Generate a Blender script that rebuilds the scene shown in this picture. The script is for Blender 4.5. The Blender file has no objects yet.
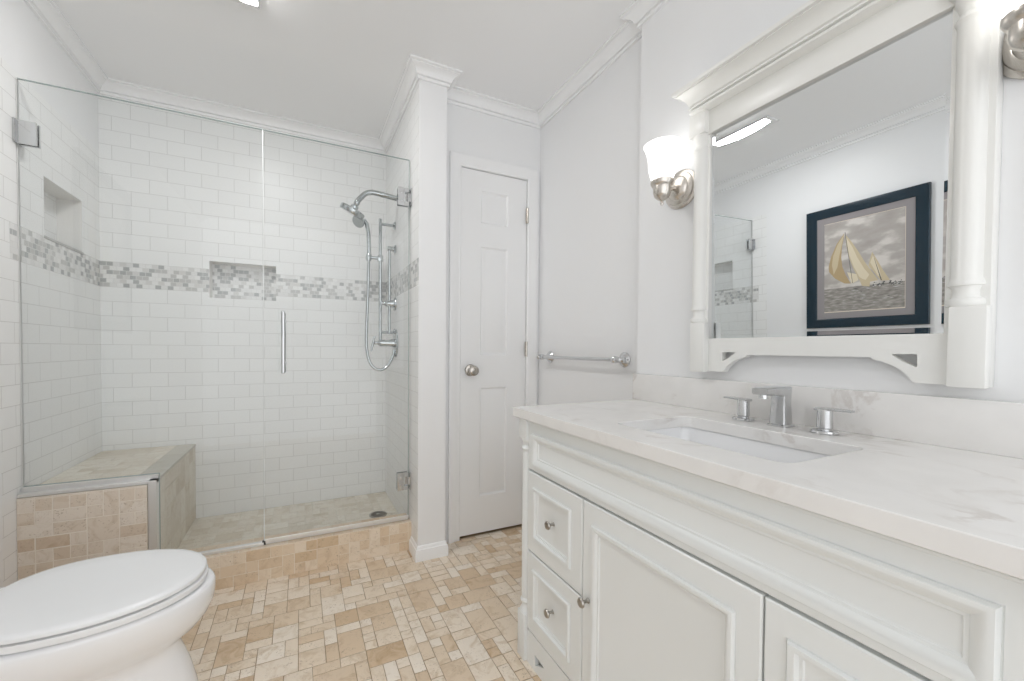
import bpy, bmesh, math, random
from mathutils import Vector, Matrix
random.seed(7)
sc = bpy.context.scene
col = sc.collection
PI = math.pi

# ------------------------------------------------------------------ camera
W, H = 1024, 681
F_PX, YAW, PITCH, ROLL = 402.07, 25.263, -1.123, 0.404
cam_d = bpy.data.cameras.new('camera')
cam = bpy.data.objects.new('camera', cam_d)
col.objects.link(cam)
cam_d.sensor_fit = 'HORIZONTAL'
cam_d.sensor_width = 36
cam_d.lens = 36 * F_PX / W
cam_d.shift_x = (512 - 490.01) / W
cam_d.shift_y = (356.93 - 340.5) / W
cam_d.clip_start = 0.02
_y, _t, _r = (math.radians(a) for a in (YAW, PITCH, ROLL))
fw = Vector((math.sin(_y) * math.cos(_t), math.cos(_y) * math.cos(_t), math.sin(_t)))
rt = Vector((math.cos(_y), -math.sin(_y), 0))
up = rt.cross(fw)
rt2 = rt * math.cos(_r) + up * math.sin(_r)
up2 = -rt * math.sin(_r) + up * math.cos(_r)
mt = Matrix((rt2, up2, -fw)).transposed().to_4x4()
mt.translation = (0, 0, 1.0535)
cam.matrix_world = mt
sc.camera = cam

# ------------------------------------------------------------------ world, lamps, exposure
wd = bpy.data.worlds.new('world')
sc.world = wd
wd.use_nodes = True
wd.node_tree.nodes['Background'].inputs[0].default_value = (0.965, 0.98, 1.0, 1)
wd.node_tree.nodes['Background'].inputs[1].default_value = 1.5      # uniform white fill added through the front, which is left open for it
vs = sc.view_settings
vs.view_transform = 'Standard'
vs.look = 'None'
vs.exposure = 0.29
vs.gamma = 1.0
vs.use_curve_mapping = False
LENS_EMIT = 84.0
SHADE_EMIT = 1.45
sc.cycles.use_denoising = True
sc.cycles.max_bounces = 14
sc.cycles.diffuse_bounces = 8
sc.cycles.glossy_bounces = 8
sc.cycles.transparent_max_bounces = 16
sc.cycles.caustics_reflective = False
sc.cycles.caustics_refractive = False
sc.cycles.sample_clamp_indirect = 6

# ------------------------------------------------------------------ key dimensions (metres)
XL, XP, XPR = -0.943, 0.5245, 0.666        # left wall, partition left and right faces
XR, XRR = 1.247, 1.291                    # vanity wall, recessed part of the right wall
YC, YG, YS = 2.060, 2.100, 2.771           # curb front, glass, shower back wall
YP, YD, YJ = 1.936, 2.057, 1.234           # partition front, door wall, jog of the right wall
ZC = 2.422
ZB, ZCU, ZSF = 0.503, 0.147, 0.076         # bench top, curb top, shower floor
YF = -0.95                                 # open front

# ------------------------------------------------------------------ materials
def new_mat(name):
    m = bpy.data.materials.new(name)
    m.use_nodes = True
    nt = m.node_tree
    return m, nt, nt.nodes['Principled BSDF']

def mat(name, c, rough=0.5, metal=0.0, spec=0.5, coat=0.0):
    m, nt, b = new_mat(name)
    b.inputs['Base Color'].default_value = (*c, 1)
    b.inputs['Roughness'].default_value = rough
    b.inputs['Metallic'].default_value = metal
    b.inputs['Specular IOR Level'].default_value = spec
    b.inputs['Coat Weight'].default_value = coat
    return m

def node(nt, t, **kw):
    n = nt.nodes.new(t)
    for k, v in kw.items():
        setattr(n, k, v)
    return n

def ramp(nt, stops, interp='LINEAR'):
    n = nt.nodes.new('ShaderNodeValToRGB')
    n.color_ramp.interpolation = interp
    e = n.color_ramp.elements
    while len(e) < len(stops):
        e.new(0.5)
    for i, (p, c) in enumerate(stops):
        e[i].position = p
        e[i].color = (*c, 1)
    return n

def mixc(nt, a, b, f, mode='MIX'):
    n = nt.nodes.new('ShaderNodeMix')
    n.data_type = 'RGBA'
    n.blend_type = mode
    for s, v in ((n.inputs[0], f), (n.inputs[6], a), (n.inputs[7], b)):
        if isinstance(v, bpy.types.NodeSocket):
            nt.links.new(v, s)
        elif isinstance(v, tuple):
            s.default_value = (*v, 1)
        else:
            s.default_value = v
    return n.outputs[2]

def paint(name, c, rough=0.5, bump=0.02, scale=180):
    m, nt, b = new_mat(name)
    tc = node(nt, 'ShaderNodeTexCoord')
    nz = node(nt, 'ShaderNodeTexNoise')
    nz.inputs['Scale'].default_value = scale
    nz.inputs['Detail'].default_value = 3
    nt.links.new(tc.outputs['Object'], nz.inputs['Vector'])
    bp = node(nt, 'ShaderNodeBump')
    bp.inputs['Strength'].default_value = bump
    bp.inputs['Distance'].default_value = 0.002
    nt.links.new(nz.outputs['Fac'], bp.inputs['Height'])
    nt.links.new(bp.outputs['Normal'], b.inputs['Normal'])
    b.inputs['Base Color'].default_value = (*c, 1)
    b.inputs['Roughness'].default_value = rough
    return m

def plane_coords(nt, ax, off=(0, 0)):
    """2-D brick coordinates on a wall: the horizontal axis 'x' or 'y', and z."""
    tc = node(nt, 'ShaderNodeTexCoord')
    sp = node(nt, 'ShaderNodeSeparateXYZ')
    nt.links.new(tc.outputs['Object'], sp.inputs[0])
    cb = node(nt, 'ShaderNodeCombineXYZ')
    for i, s in ((0, sp.outputs['X' if ax == 'x' else 'Y']), (1, sp.outputs['Z'])):
        ad = node(nt, 'ShaderNodeMath', operation='ADD')
        ad.inputs[1].default_value = off[i]
        nt.links.new(s, ad.inputs[0])
        nt.links.new(ad.outputs[0], cb.inputs[i])
    return cb.outputs[0]

def subway(name, ax, zoff, uoff=0.0):
    m, nt, b = new_mat(name)
    br = node(nt, 'ShaderNodeTexBrick')
    br.offset = 0.5
    br.inputs['Scale'].default_value = 1
    br.inputs['Brick Width'].default_value = 0.1555
    br.inputs['Row Height'].default_value = 0.0760
    br.inputs['Mortar Size'].default_value = 0.0013
    br.inputs['Mortar Smooth'].default_value = 0.25
    br.inputs['Color1'].default_value = (0.84, 0.845, 0.84, 1)
    br.inputs['Color2'].default_value = (0.82, 0.825, 0.82, 1)
    br.inputs['Mortar'].default_value = (0.63, 0.63, 0.62, 1)
    nt.links.new(plane_coords(nt, ax, (20 * 0.1555 + uoff, 20 * 0.076 - zoff)), br.inputs['Vector'])
    nt.links.new(br.outputs['Color'], b.inputs['Base Color'])
    b.inputs['Roughness'].default_value = 0.34
    b.inputs['Specular IOR Level'].default_value = 0.3
    inv = node(nt, 'ShaderNodeMath', operation='SUBTRACT')
    inv.inputs[0].default_value = 1
    nt.links.new(br.outputs['Fac'], inv.inputs[1])
    bp = node(nt, 'ShaderNodeBump')
    bp.inputs['Strength'].default_value = 0.35
    bp.inputs['Distance'].default_value = 0.0015
    nt.links.new(inv.outputs[0], bp.inputs['Height'])
    nt.links.new(bp.outputs['Normal'], b.inputs['Normal'])
    return m

def mosaic(name, ax, zoff):
    m, nt, b = new_mat(name)
    br = node(nt, 'ShaderNodeTexBrick')
    br.offset = 0.5
    br.inputs['Scale'].default_value = 1
    br.inputs['Brick Width'].default_value = 0.027
    br.inputs['Row Height'].default_value = 0.022
    br.inputs['Mortar Size'].default_value = 0.0012
    br.inputs['Bias'].default_value = 0
    br.inputs['Color1'].default_value = (0, 0, 0, 1)
    br.inputs['Color2'].default_value = (1, 1, 1, 1)
    br.inputs['Mortar'].default_value = (0.5, 0.5, 0.5, 1)
    nt.links.new(plane_coords(nt, ax, (80 * 0.027, 80 * 0.022 - zoff)), br.inputs['Vector'])
    rp = ramp(nt, [(0.0, (0.43, 0.44, 0.44)), (0.22, (0.54, 0.54, 0.53)), (0.42, (0.66, 0.655, 0.64)),
                   (0.55, (0.79, 0.79, 0.78)), (0.8, (0.74, 0.74, 0.73))], 'CONSTANT')
    nt.links.new(br.outputs['Color'], rp.inputs[0])
    nt.links.new(mixc(nt, rp.outputs[0], (0.70, 0.70, 0.69), br.outputs['Fac']), b.inputs['Base Color'])
    b.inputs['Roughness'].default_value = 0.12
    return m

def travertine(name, stops, rough=0.5, veins=0.5, tint=None):
    m, nt, b = new_mat(name)
    geo = node(nt, 'ShaderNodeNewGeometry')
    tc = node(nt, 'ShaderNodeTexCoord')
    rp = ramp(nt, stops)
    nt.links.new(geo.outputs['Random Per Island'], rp.inputs[0])
    # each stone shows its own piece of veining
    sc_ = node(nt, 'ShaderNodeVectorMath', operation='SCALE')
    cbx = node(nt, 'ShaderNodeCombineXYZ')
    for i in range(3):
        nt.links.new(geo.outputs['Random Per Island'], cbx.inputs[i])
    nt.links.new(cbx.outputs[0], sc_.inputs[0])
    sc_.inputs['Scale'].default_value = 37
    ad = node(nt, 'ShaderNodeVectorMath', operation='ADD')
    nt.links.new(tc.outputs['Object'], ad.inputs[0])
    nt.links.new(sc_.outputs[0], ad.inputs[1])
    nz = node(nt, 'ShaderNodeTexNoise')
    nz.inputs['Scale'].default_value = 16
    nz.inputs['Detail'].default_value = 6
    nz.inputs['Roughness'].default_value = 0.62
    nz.inputs['Distortion'].default_value = 1.1
    nt.links.new(ad.outputs[0], nz.inputs['Vector'])
    vr = ramp(nt, [(0.30, (0.74, 0.66, 0.55)), (0.5, (1, 1, 1)), (0.68, (1.0, 0.985, 0.96)), (0.8, (0.86, 0.80, 0.72))])
    nt.links.new(nz.outputs['Fac'], vr.inputs[0])
    c1 = mixc(nt, rp.outputs[0], vr.outputs[0], veins, 'MULTIPLY')
    # small dark pits
    pz = node(nt, 'ShaderNodeTexNoise')
    pz.inputs['Scale'].default_value = 170
    pz.inputs['Detail'].default_value = 2
    nt.links.new(ad.outputs[0], pz.inputs['Vector'])
    pm = node(nt, 'ShaderNodeTexNoise')
    pm.inputs['Scale'].default_value = 24
    nt.links.new(ad.outputs[0], pm.inputs['Vector'])
    pr = ramp(nt, [(0.575, (0, 0, 0)), (0.70, (1, 1, 1))])
    nt.links.new(pz.outputs['Fac'], pr.inputs[0])
    pr2 = ramp(nt, [(0.44, (0, 0, 0)), (0.6, (1, 1, 1))])
    nt.links.new(pm.outputs['Fac'], pr2.inputs[0])
    mul = node(nt, 'ShaderNodeMath', operation='MULTIPLY')
    nt.links.new(pr.outputs[0], mul.inputs[0])
    nt.links.new(pr2.outputs[0], mul.inputs[1])
    m2 = node(nt, 'ShaderNodeMath', operation='MULTIPLY')
    nt.links.new(mul.outputs[0], m2.inputs[0])
    m2.inputs[1].default_value = 0.7
    c2 = mixc(nt, c1, (0.36, 0.27, 0.19), m2.outputs[0])
    nt.links.new(c2, b.inputs['Base Color'])
    b.inputs['Roughness'].default_value = rough
    bp = node(nt, 'ShaderNodeBump')
    bp.inputs['Strength'].default_value = 0.25
    bp.inputs['Distance'].default_value = 0.002
    nt.links.new(nz.outputs['Fac'], bp.inputs['Height'])
    nt.links.new(bp.outputs['Normal'], b.inputs['Normal'])
    return m

def quartz(name, base):
    m, nt, b = new_mat(name)
    tc = node(nt, 'ShaderNodeTexCoord')
    mp = node(nt, 'ShaderNodeMapping')
    mp.inputs['Rotation'].default_value = (0.4, 0.3, 0.6)
    nt.links.new(tc.outputs['Object'], mp.inputs[0])
    nz = node(nt, 'ShaderNodeTexNoise')
    nz.inputs['Scale'].default_value = 3.2
    nz.inputs['Detail'].default_value = 8
    nz.inputs['Roughness'].default_value = 0.6
    nz.inputs['Distortion'].default_value = 0.8
    nt.links.new(mp.outputs[0], nz.inputs['Vector'])
    rp = ramp(nt, [(0.0, (0, 0, 0)), (0.465, (0, 0, 0)), (0.497, (0.85, 0.85, 0.85)), (0.525, (0, 0, 0)), (1.0, (0, 0, 0))])
    nt.links.new(nz.outputs['Fac'], rp.inputs[0])
    n2 = node(nt, 'ShaderNodeTexNoise')
    n2.inputs['Scale'].default_value = 6
    n2.inputs['Detail'].default_value = 3
    nt.links.new(mp.outputs[0], n2.inputs['Vector'])
    r2 = ramp(nt, [(0.47, (0, 0, 0)), (0.68, (0.55, 0.55, 0.55))])
    nt.links.new(n2.outputs['Fac'], r2.inputs[0])
    mu = node(nt, 'ShaderNodeMath', operation='MULTIPLY')
    nt.links.new(rp.outputs[0], mu.inputs[0])
    nt.links.new(r2.outputs[0], mu.inputs[1])
    n3 = node(nt, 'ShaderNodeTexNoise')
    n3.inputs['Scale'].default_value = 14
    n3.inputs['Detail'].default_value = 5
    nt.links.new(tc.outputs['Object'], n3.inputs['Vector'])
    r3 = ramp(nt, [(0.3, tuple(0.955 * x for x in base)), (0.65, base)])
    nt.links.new(n3.outputs['Fac'], r3.inputs[0])
    c = mixc(nt, r3.outputs[0], (0.46, 0.40, 0.36), mu.outputs[0])
    nt.links.new(c, b.inputs['Base Color'])
    b.inputs['Roughness'].default_value = 0.22
    return m

def glass_mat(name, tint):
    m = bpy.data.materials.new(name)
    m.use_nodes = True
    nt = m.node_tree
    nt.nodes.clear()
    out = node(nt, 'ShaderNodeOutputMaterial')
    tr = node(nt, 'ShaderNodeBsdfTransparent')
    tr.inputs[0].default_value = (*tint, 1)
    gl = node(nt, 'ShaderNodeBsdfGlossy')
    gl.inputs['Roughness'].default_value = 0.02
    # Schlick reflectance on the outer faces only
    lw = node(nt, 'ShaderNodeLayerWeight')
    geo = node(nt, 'ShaderNodeNewGeometry')
    pw = node(nt, 'ShaderNodeMath', operation='POWER')
    nt.links.new(lw.outputs['Facing'], pw.inputs[0])
    pw.inputs[1].default_value = 5
    ma = node(nt, 'ShaderNodeMath', operation='MULTIPLY_ADD')
    nt.links.new(pw.outputs[0], ma.inputs[0])
    ma.inputs[1].default_value = 0.94
    ma.inputs[2].default_value = 0.05
    iv = node(nt, 'ShaderNodeMath', operation='SUBTRACT')
    iv.inputs[0].default_value = 1
    nt.links.new(geo.outputs['Backfacing'], iv.inputs[1])
    fr = node(nt, 'ShaderNodeMath', operation='MULTIPLY')
    nt.links.new(ma.outputs[0], fr.inputs[0])
    nt.links.new(iv.outputs[0], fr.inputs[1])
    mx = node(nt, 'ShaderNodeMixShader')
    nt.links.new(fr.outputs[0], mx.inputs[0])
    nt.links.new(tr.outputs[0], mx.inputs[1])
    nt.links.new(gl.outputs[0], mx.inputs[2])
    nt.links.new(mx.outputs[0], out.inputs[0])
    return m

def emit_mat(name, c, s, facing=0.0):
    m, nt, b = new_mat(name)
    b.inputs['Base Color'].default_value = (0.9, 0.9, 0.9, 1)
    b.inputs['Roughness'].default_value = 0.3
    b.inputs['Emission Color'].default_value = (*c, 1)
    b.inputs['Emission Strength'].default_value = s
    return m

M = {}
M['wall'] = paint('wall_paint', (0.82, 0.826, 0.833), 0.45)
M['ceiling'] = paint('ceiling_paint', (0.86, 0.865, 0.87), 0.7)
M['trim'] = paint('trim_gloss_paint', (0.86, 0.865, 0.87), 0.22, 0.0)
M['door'] = paint('door_paint', (0.86, 0.865, 0.87), 0.3, 0.01, 60)
M['cab'] = paint('cabinet_paint', (0.765, 0.785, 0.78), 0.32, 0.01, 90)
M['frame'] = paint('mirror_frame_paint', (0.80, 0.80, 0.775), 0.28, 0.0)
M['tile_back'] = subway('subway_tile_above', 'x', 1.499, -0.042)
M['tile_back_low'] = subway('subway_tile_below', 'x', 1.3665, 0.04)
M['tile_side'] = subway('subway_tile_side_above', 'y', 1.499)
M['tile_side_low'] = subway('subway_tile_side_below', 'y', 1.3665, 0.03)
M['mos_back'] = mosaic('glass_mosaic', 'x', 1.367)
M['mos_side'] = mosaic('glass_mosaic_side', 'y', 1.367)
M['sill'] = mat('grey_stone_sill', (0.50, 0.50, 0.49), 0.3)
M['niche'] = mat('niche_liner', (0.80, 0.79, 0.77), 0.3)
M['trav'] = travertine('travertine_floor', [(0.0, (0.60, 0.45, 0.30)), (0.10, (0.66, 0.52, 0.375)), (0.3, (0.72, 0.60, 0.465)),
                                            (0.65, (0.77, 0.67, 0.55)), (1.0, (0.81, 0.735, 0.64))], 0.5, 0.8)
M['trav_wall'] = travertine('travertine_bench', [(0.0, (0.60, 0.48, 0.365)), (0.10, (0.67, 0.575, 0.475)), (0.45, (0.715, 0.63, 0.54)),
                                                 (1.0, (0.765, 0.70, 0.625))], 0.4, 0.65)
M['trav_curb'] = travertine('travertine_curb', [(0.0, (0.60, 0.45, 0.29)), (0.08, (0.70, 0.56, 0.41)), (0.5, (0.74, 0.62, 0.48)),
                                                (1.0, (0.78, 0.68, 0.56))], 0.42, 0.55)
M['trav_shower'] = travertine('travertine_shower', [(0.0, (0.62, 0.56, 0.465)), (0.3, (0.69, 0.64, 0.555)), (1.0, (0.76, 0.725, 0.65))], 0.4, 0.55)
M['grout'] = mat('grout', (0.38, 0.285, 0.19), 0.9)
M['grout_light'] = mat('pale_grout', (0.80, 0.74, 0.66), 0.9)
M['grout_grey'] = mat('grey_grout', (0.62, 0.60, 0.53), 0.9)
M['glass'] = glass_mat('shower_glass', (0.978, 0.985, 0.986))
M['glass_edge'] = mat('glass_edge', (0.36, 0.42, 0.41), 0.15)
M['seal'] = mat('milky_vinyl_seal', (0.70, 0.72, 0.72), 0.3)
M['chrome_dark'] = mat('darkened_chrome', (0.50, 0.525, 0.53), 0.12, 1.0)  # chrome darkened in its colour for dark reflections the white room lacks
M['chrome'] = mat('chrome', (0.66, 0.67, 0.68), 0.09, 1.0)
M['nickel'] = mat('brushed_nickel', (0.66, 0.62, 0.57), 0.27, 1.0)
M['satin'] = mat('satin_nickel', (0.50, 0.47, 0.43), 0.25, 1.0)
M['pewter'] = mat('satin_pewter', (0.42, 0.40, 0.37), 0.3, 1.0)
M['alu'] = mat('aluminium_channel', (0.80, 0.80, 0.79), 0.32, 0.75)
M['dark'] = mat('shade_black', (0.02, 0.02, 0.02), 0.8)  # near-black that paints shade behind the closet door and in the drain
M['black'] = mat('black_rubber', (0.02, 0.02, 0.02), 0.5)
M['ceramic'] = mat('white_ceramic', (0.82, 0.825, 0.835), 0.1, coat=0.3)
M['seat'] = mat('white_seat_plastic', (0.80, 0.81, 0.82), 0.25)
M['quartz'] = quartz('quartz_counter', (0.80, 0.79, 0.775))
M['mirror'] = mat('mirror_silver', (0.86, 0.885, 0.90), 0.0, 1.0)
M['shade'] = emit_mat('frosted_glass_shade', (1.0, 0.985, 0.96), SHADE_EMIT)
M['lens'] = emit_mat('lit_ceiling_lens', (1.0, 0.99, 0.98), LENS_EMIT)
M['fixture'] = mat('fixture_white', (0.8, 0.8, 0.8), 0.4)
M['pframe'] = mat('navy_black_frame', (0.006, 0.022, 0.036), 0.2)
M['pmat'] = mat('grey_mat_board', (0.30, 0.28, 0.285), 0.8)
M['pcream'] = mat('cream_bevel', (0.75, 0.66, 0.55), 0.8)
M['sail'] = mat('print_cream_sail', (0.58, 0.49, 0.33), 0.6)
M['sail2'] = mat('print_golden_sail', (0.45, 0.34, 0.19), 0.6)
M['sail_light'] = mat('print_pale_sail', (0.72, 0.64, 0.48), 0.6)
M['pdark'] = mat('print_dark_ink', (0.10, 0.10, 0.10), 0.6)
M['pfoam'] = mat('print_foam', (0.50, 0.49, 0.48), 0.6)

def print_mat(name, stops, scale, stretch):
    m, nt, b = new_mat(name)
    tc = node(nt, 'ShaderNodeTexCoord')
    mp = node(nt, 'ShaderNodeMapping')
    mp.inputs['Scale'].default_value = stretch
    nt.links.new(tc.outputs['Object'], mp.inputs[0])
    nz = node(nt, 'ShaderNodeTexNoise')
    nz.inputs['Scale'].default_value = scale
    nz.inputs['Detail'].default_value = 6
    nt.links.new(mp.outputs[0], nz.inputs['Vector'])
    rp = ramp(nt, stops)
    nt.links.new(nz.outputs['Fac'], rp.inputs[0])
    nt.links.new(rp.outputs[0], b.inputs['Base Color'])
    b.inputs['Roughness'].default_value = 0.6
    return m
M['psky'] = print_mat('print_cloudy_sky', [(0.34, (0.38, 0.35, 0.325)), (0.5, (0.44, 0.41, 0.385)), (0.62, (0.66, 0.625, 0.59))], 6, (1, 1, 2.0))
M['psea'] = print_mat('print_choppy_sea', [(0.28, (0.20, 0.185, 0.17)), (0.55, (0.33, 0.31, 0.285)), (0.72, (0.48, 0.455, 0.43))], 26, (1, 1, 3.5))

# ------------------------------------------------------------------ mesh helpers
class MB:
    def __init__(self):
        self.bm = bmesh.new()

    def faces(self, vs, fs, mi=0):
        v = [self.bm.verts.new(p) for p in vs]
        for f in fs:
            try:
                q = self.bm.faces.new([v[i] for i in f])
                q.material_index = mi
            except ValueError:
                pass
        return v

    def merge(self, other):
        me = bpy.data.meshes.new('tmp')
        other.to_mesh(me)
        self.bm.from_mesh(me)
        bpy.data.meshes.remove(me)
        other.free()

    def box(self, x0, x1, y0, y1, z0, z1, mi=0, bev=0.0, seg=2):
        b = bmesh.new()
        v = [b.verts.new(p) for p in ((x0, y0, z0), (x1, y0, z0), (x1, y1, z0), (x0, y1, z0),
                                      (x0, y0, z1), (x1, y0, z1), (x1, y1, z1), (x0, y1, z1))]
        for f in ((0, 3, 2, 1), (4, 5, 6, 7), (0, 1, 5, 4), (1, 2, 6, 5), (2, 3, 7, 6), (3, 0, 4, 7)):
            b.faces.new([v[i] for i in f])
        if bev:
            bmesh.ops.bevel(b, geom=b.edges[:], offset=bev, segments=seg, affect='EDGES', profile=0.5, clamp_overlap=True)
        for f in b.faces:
            f.material_index = mi
        self.merge(b)
        return self

    def ring_loft(self, rings, mi=0, cap0=True, cap1=True, closed=True):
        R = [[self.bm.verts.new(p) for p in r] for r in rings]
        n = len(R[0])
        for a, b in zip(R, R[1:]):
            for i in range(n if closed else n - 1):
                j = (i + 1) % n
                try:
                    self.bm.faces.new((a[i], a[j], b[j], b[i])).material_index = mi
                except ValueError:
                    pass
        if cap0:
            self.bm.faces.new(R[0][::-1]).material_index = mi
        if cap1:
            self.bm.faces.new(R[-1]).material_index = mi
        return R

    def tube(self, pts, r, n=14, mi=0, cap=True):
        pts = [Vector(p) for p in pts]
        rr = r if isinstance(r, (list, tuple)) else [r] * len(pts)
        rings = []
        prev = None
        for i, p in enumerate(pts):
            t = (pts[min(i + 1, len(pts) - 1)] - pts[max(i - 1, 0)]).normalized()
            if prev is None:
                a = Vector((0, 0, 1)) if abs(t.z) < 0.9 else Vector((1, 0, 0))
                u = t.cross(a).normalized()
            else:
                u = (prev - t * prev.dot(t)).normalized()
            prev = u
            w = t.cross(u)
            rings.append([p + (u * math.cos(2 * PI * k / n) + w * math.sin(2 * PI * k / n)) * rr[i] for k in range(n)])
        self.ring_loft(rings, mi, cap, cap)
        return self

    def lathe(self, prof, o, axis, n=32, mi=0, cap=True, sx=1.0):
        """prof: (radius, height) along axis from o; radius 0 closes."""
        ax = Vector(axis).normalized()
        a = Vector((0, 0, 1)) if abs(ax.z) < 0.9 else Vector((1, 0, 0))
        u = ax.cross(a).normalized()
        w = ax.cross(u)
        o = Vector(o)
        rings = [[o + ax * h + (u * math.cos(2 * PI * k / n) * sx + w * math.sin(2 * PI * k / n)) * max(r, 1e-5) for k in range(n)]
                 for r, h in prof]
        self.ring_loft(rings, mi, cap, cap)
        return self

    def prism(self, poly, f, d0, d1, mi=0, holes=()):
        """poly in (u,v); f(u,v,d)->xyz; flat plate between depths d0 and d1 with holes."""
        b = bmesh.new()
        for d in (d0, d1):
            edges = []
            for lp in [poly] + list(holes):
                v = [b.verts.new(f(p[0], p[1], d)) for p in lp]
                edges += [b.edges.new((v[i], v[(i + 1) % len(v)])) for i in range(len(v))]
            bmesh.ops.triangle_fill(b, use_beauty=True, use_dissolve=False, edges=edges)
        for lp in [poly] + list(holes):
            n = len(lp)
            v0 = [b.verts.new(f(p[0], p[1], d0)) for p in lp]
            v1 = [b.verts.new(f(p[0], p[1], d1)) for p in lp]
            for i in range(n):
                b.faces.new((v0[i], v0[(i + 1) % n], v1[(i + 1) % n], v1[i]))
        bmesh.ops.remove_doubles(b, verts=b.verts[:], dist=1e-6)
        bmesh.ops.recalc_face_normals(b, faces=b.faces[:])
        for q in b.faces:
            q.material_index = mi
        self.merge(b)
        return self

    def nested(self, f, rect, steps, mi=0, fill=True, outer_depth=None):
        """mitred mouldings: steps = (inset, height) between nested rectangles."""
        u0, u1, v0, v1 = rect
        loops = []
        if outer_depth is not None:
            loops.append([f(u0, v0, outer_depth), f(u1, v0, outer_depth), f(u1, v1, outer_depth), f(u0, v1, outer_depth)])
        for i, h in steps:
            loops.append([f(u0 + i, v0 + i, h), f(u1 - i, v0 + i, h), f(u1 - i, v1 - i, h), f(u0 + i, v1 - i, h)])
        self.ring_loft(loops, mi, outer_depth is not None, fill)
        return self

    def sweep(self, prof, path, right=True, mi=0, closed=False):
        """prof (out, z) swept along a plan polyline with mitred corners; out points to the right of travel."""
        P = [Vector(p) for p in path]
        n = len(P)
        rings = []
        for i in range(n):
            def nrm(a, b):
                t = (b - a).normalized()
                return Vector((t.y, -t.x)) if right else Vector((-t.y, t.x))
            ns = []
            if i > 0 or closed:
                ns.append(nrm(P[i - 1], P[i]))
            if i < n - 1 or closed:
                ns.append(nrm(P[i], P[(i + 1) % n]))
            m = sum(ns, Vector((0, 0)))
            m.normalize()
            m = m / max(0.2, m.dot(ns[0]))
            rings.append([Vector((P[i].x + m.x * o, P[i].y + m.y * o, z)) for o, z in prof])
        if closed:
            rings.append(rings[0])
        self.ring_loft(rings, mi, not closed, not closed)
        return self

    def build(self, name, mats, parent=None, angle=35, doubles=0.0):
        if doubles:
            bmesh.ops.remove_doubles(self.bm, verts=self.bm.verts[:], dist=doubles)
        bmesh.ops.recalc_face_normals(self.bm, faces=self.bm.faces[:])
        me = bpy.data.meshes.new(name)
        org = Vector((0, 0, 0))
        q = parent
        while q is not None:
            org += q.location
            q = q.parent
        bmesh.ops.translate(self.bm, verts=self.bm.verts[:], vec=-org)
        self.bm.to_mesh(me)
        self.bm.free()
        for m in (mats if isinstance(mats, (list, tuple)) else [mats]):
            me.materials.append(M[m])
        me.polygons.foreach_set('use_smooth', [True] * len(me.polygons))
        me.set_sharp_from_angle(angle=math.radians(angle))
        o = bpy.data.objects.new(name, me)
        col.objects.link(o)
        if parent is not None:
            o.parent = parent
        return o

def thing(name, label, cat, loc, group=None):
    o = bpy.data.objects.new(name, None)
    o.empty_display_size = 0.05
    col.objects.link(o)
    o.location = loc
    o['label'] = label
    o['category'] = cat
    if group:
        o['group'] = group
    return o

def tag(o, label, cat, group=None):
    o['label'] = label
    o['category'] = cat
    if group:
        o['group'] = group
    return o

def struct(o, label=None, cat=None):
    o['kind'] = 'structure'
    if label:
        o['label'] = label
        o['category'] = cat
    return o

def rounded(u0, u1, v0, v1, r, n=6):
    pts = []
    for cx, cy, a0 in ((u1 - r, v1 - r, 0), (u0 + r, v1 - r, PI / 2), (u0 + r, v0 + r, PI), (u1 - r, v0 + r, 1.5 * PI)):
        for k in range(n + 1):
            a = a0 + PI / 2 * k / n
            pts.append((cx + r * math.cos(a), cy + r * math.sin(a)))
    return pts

def pack(nu, nv, sizes, rnd):
    """fill an nu x nv grid with stones of the given (w,h,weight) sizes."""
    used = [[False] * nv for _ in range(nu)]
    out = []
    for j in range(nv):
        for i in range(nu):
            if used[i][j]:
                continue
            ok = []
            for w, h, wt in sizes:
                if i + w <= nu and j + h <= nv and all(not used[i + a][j + b] for a in range(w) for b in range(h)):
                    ok.append((w, h, wt))
            w, h, _ = rnd.choices(ok, [o[2] for o in ok])[0]
            for a in range(w):
                for b in range(h):
                    used[i + a][j + b] = True
            out.append((i, j, w, h))
    return out

def stones(mb, f, u0, u1, v0, v1, unit, sizes, seed, mi=0, gap=0.0012, bev=0.0018, lift=0.0025, keep=None):
    """tumbled stones on the surface f(u,v,h); h = 0 is the finished face."""
    rnd = random.Random(seed)
    nu, nv = max(1, math.ceil((u1 - u0) / unit - 0.02)), max(1, math.ceil((v1 - v0) / unit - 0.02))
    for i, j, w, h in pack(nu, nv, sizes, rnd):
        a0, a1 = u0 + i * unit, min(u1, u0 + (i + w) * unit)
        b0, b1 = v0 + j * unit, min(v1, v0 + (j + h) * unit)
        if a1 - a0 < 0.006 or b1 - b0 < 0.006 or (keep and not keep(a0, a1, b0, b1)):
            continue
        jt = lambda: rnd.uniform(-0.0007, 0.0007)
        q = [(a0 + gap + jt(), b0 + gap + jt()), (a1 - gap + jt(), b0 + gap + jt()),
             (a1 - gap + jt(), b1 - gap + jt()), (a0 + gap + jt(), b1 - gap + jt())]
        ins = [(q[0][0] + bev, q[0][1] + bev), (q[1][0] - bev, q[1][1] + bev), (q[2][0] - bev, q[2][1] - bev), (q[3][0] + bev, q[3][1] - bev)]
        mb.ring_loft([[f(a, b, -lift) for a, b in q], [f(a, b, -0.0006) for a, b in q], [f(a, b, 0) for a, b in ins]], mi, False, True)

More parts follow.
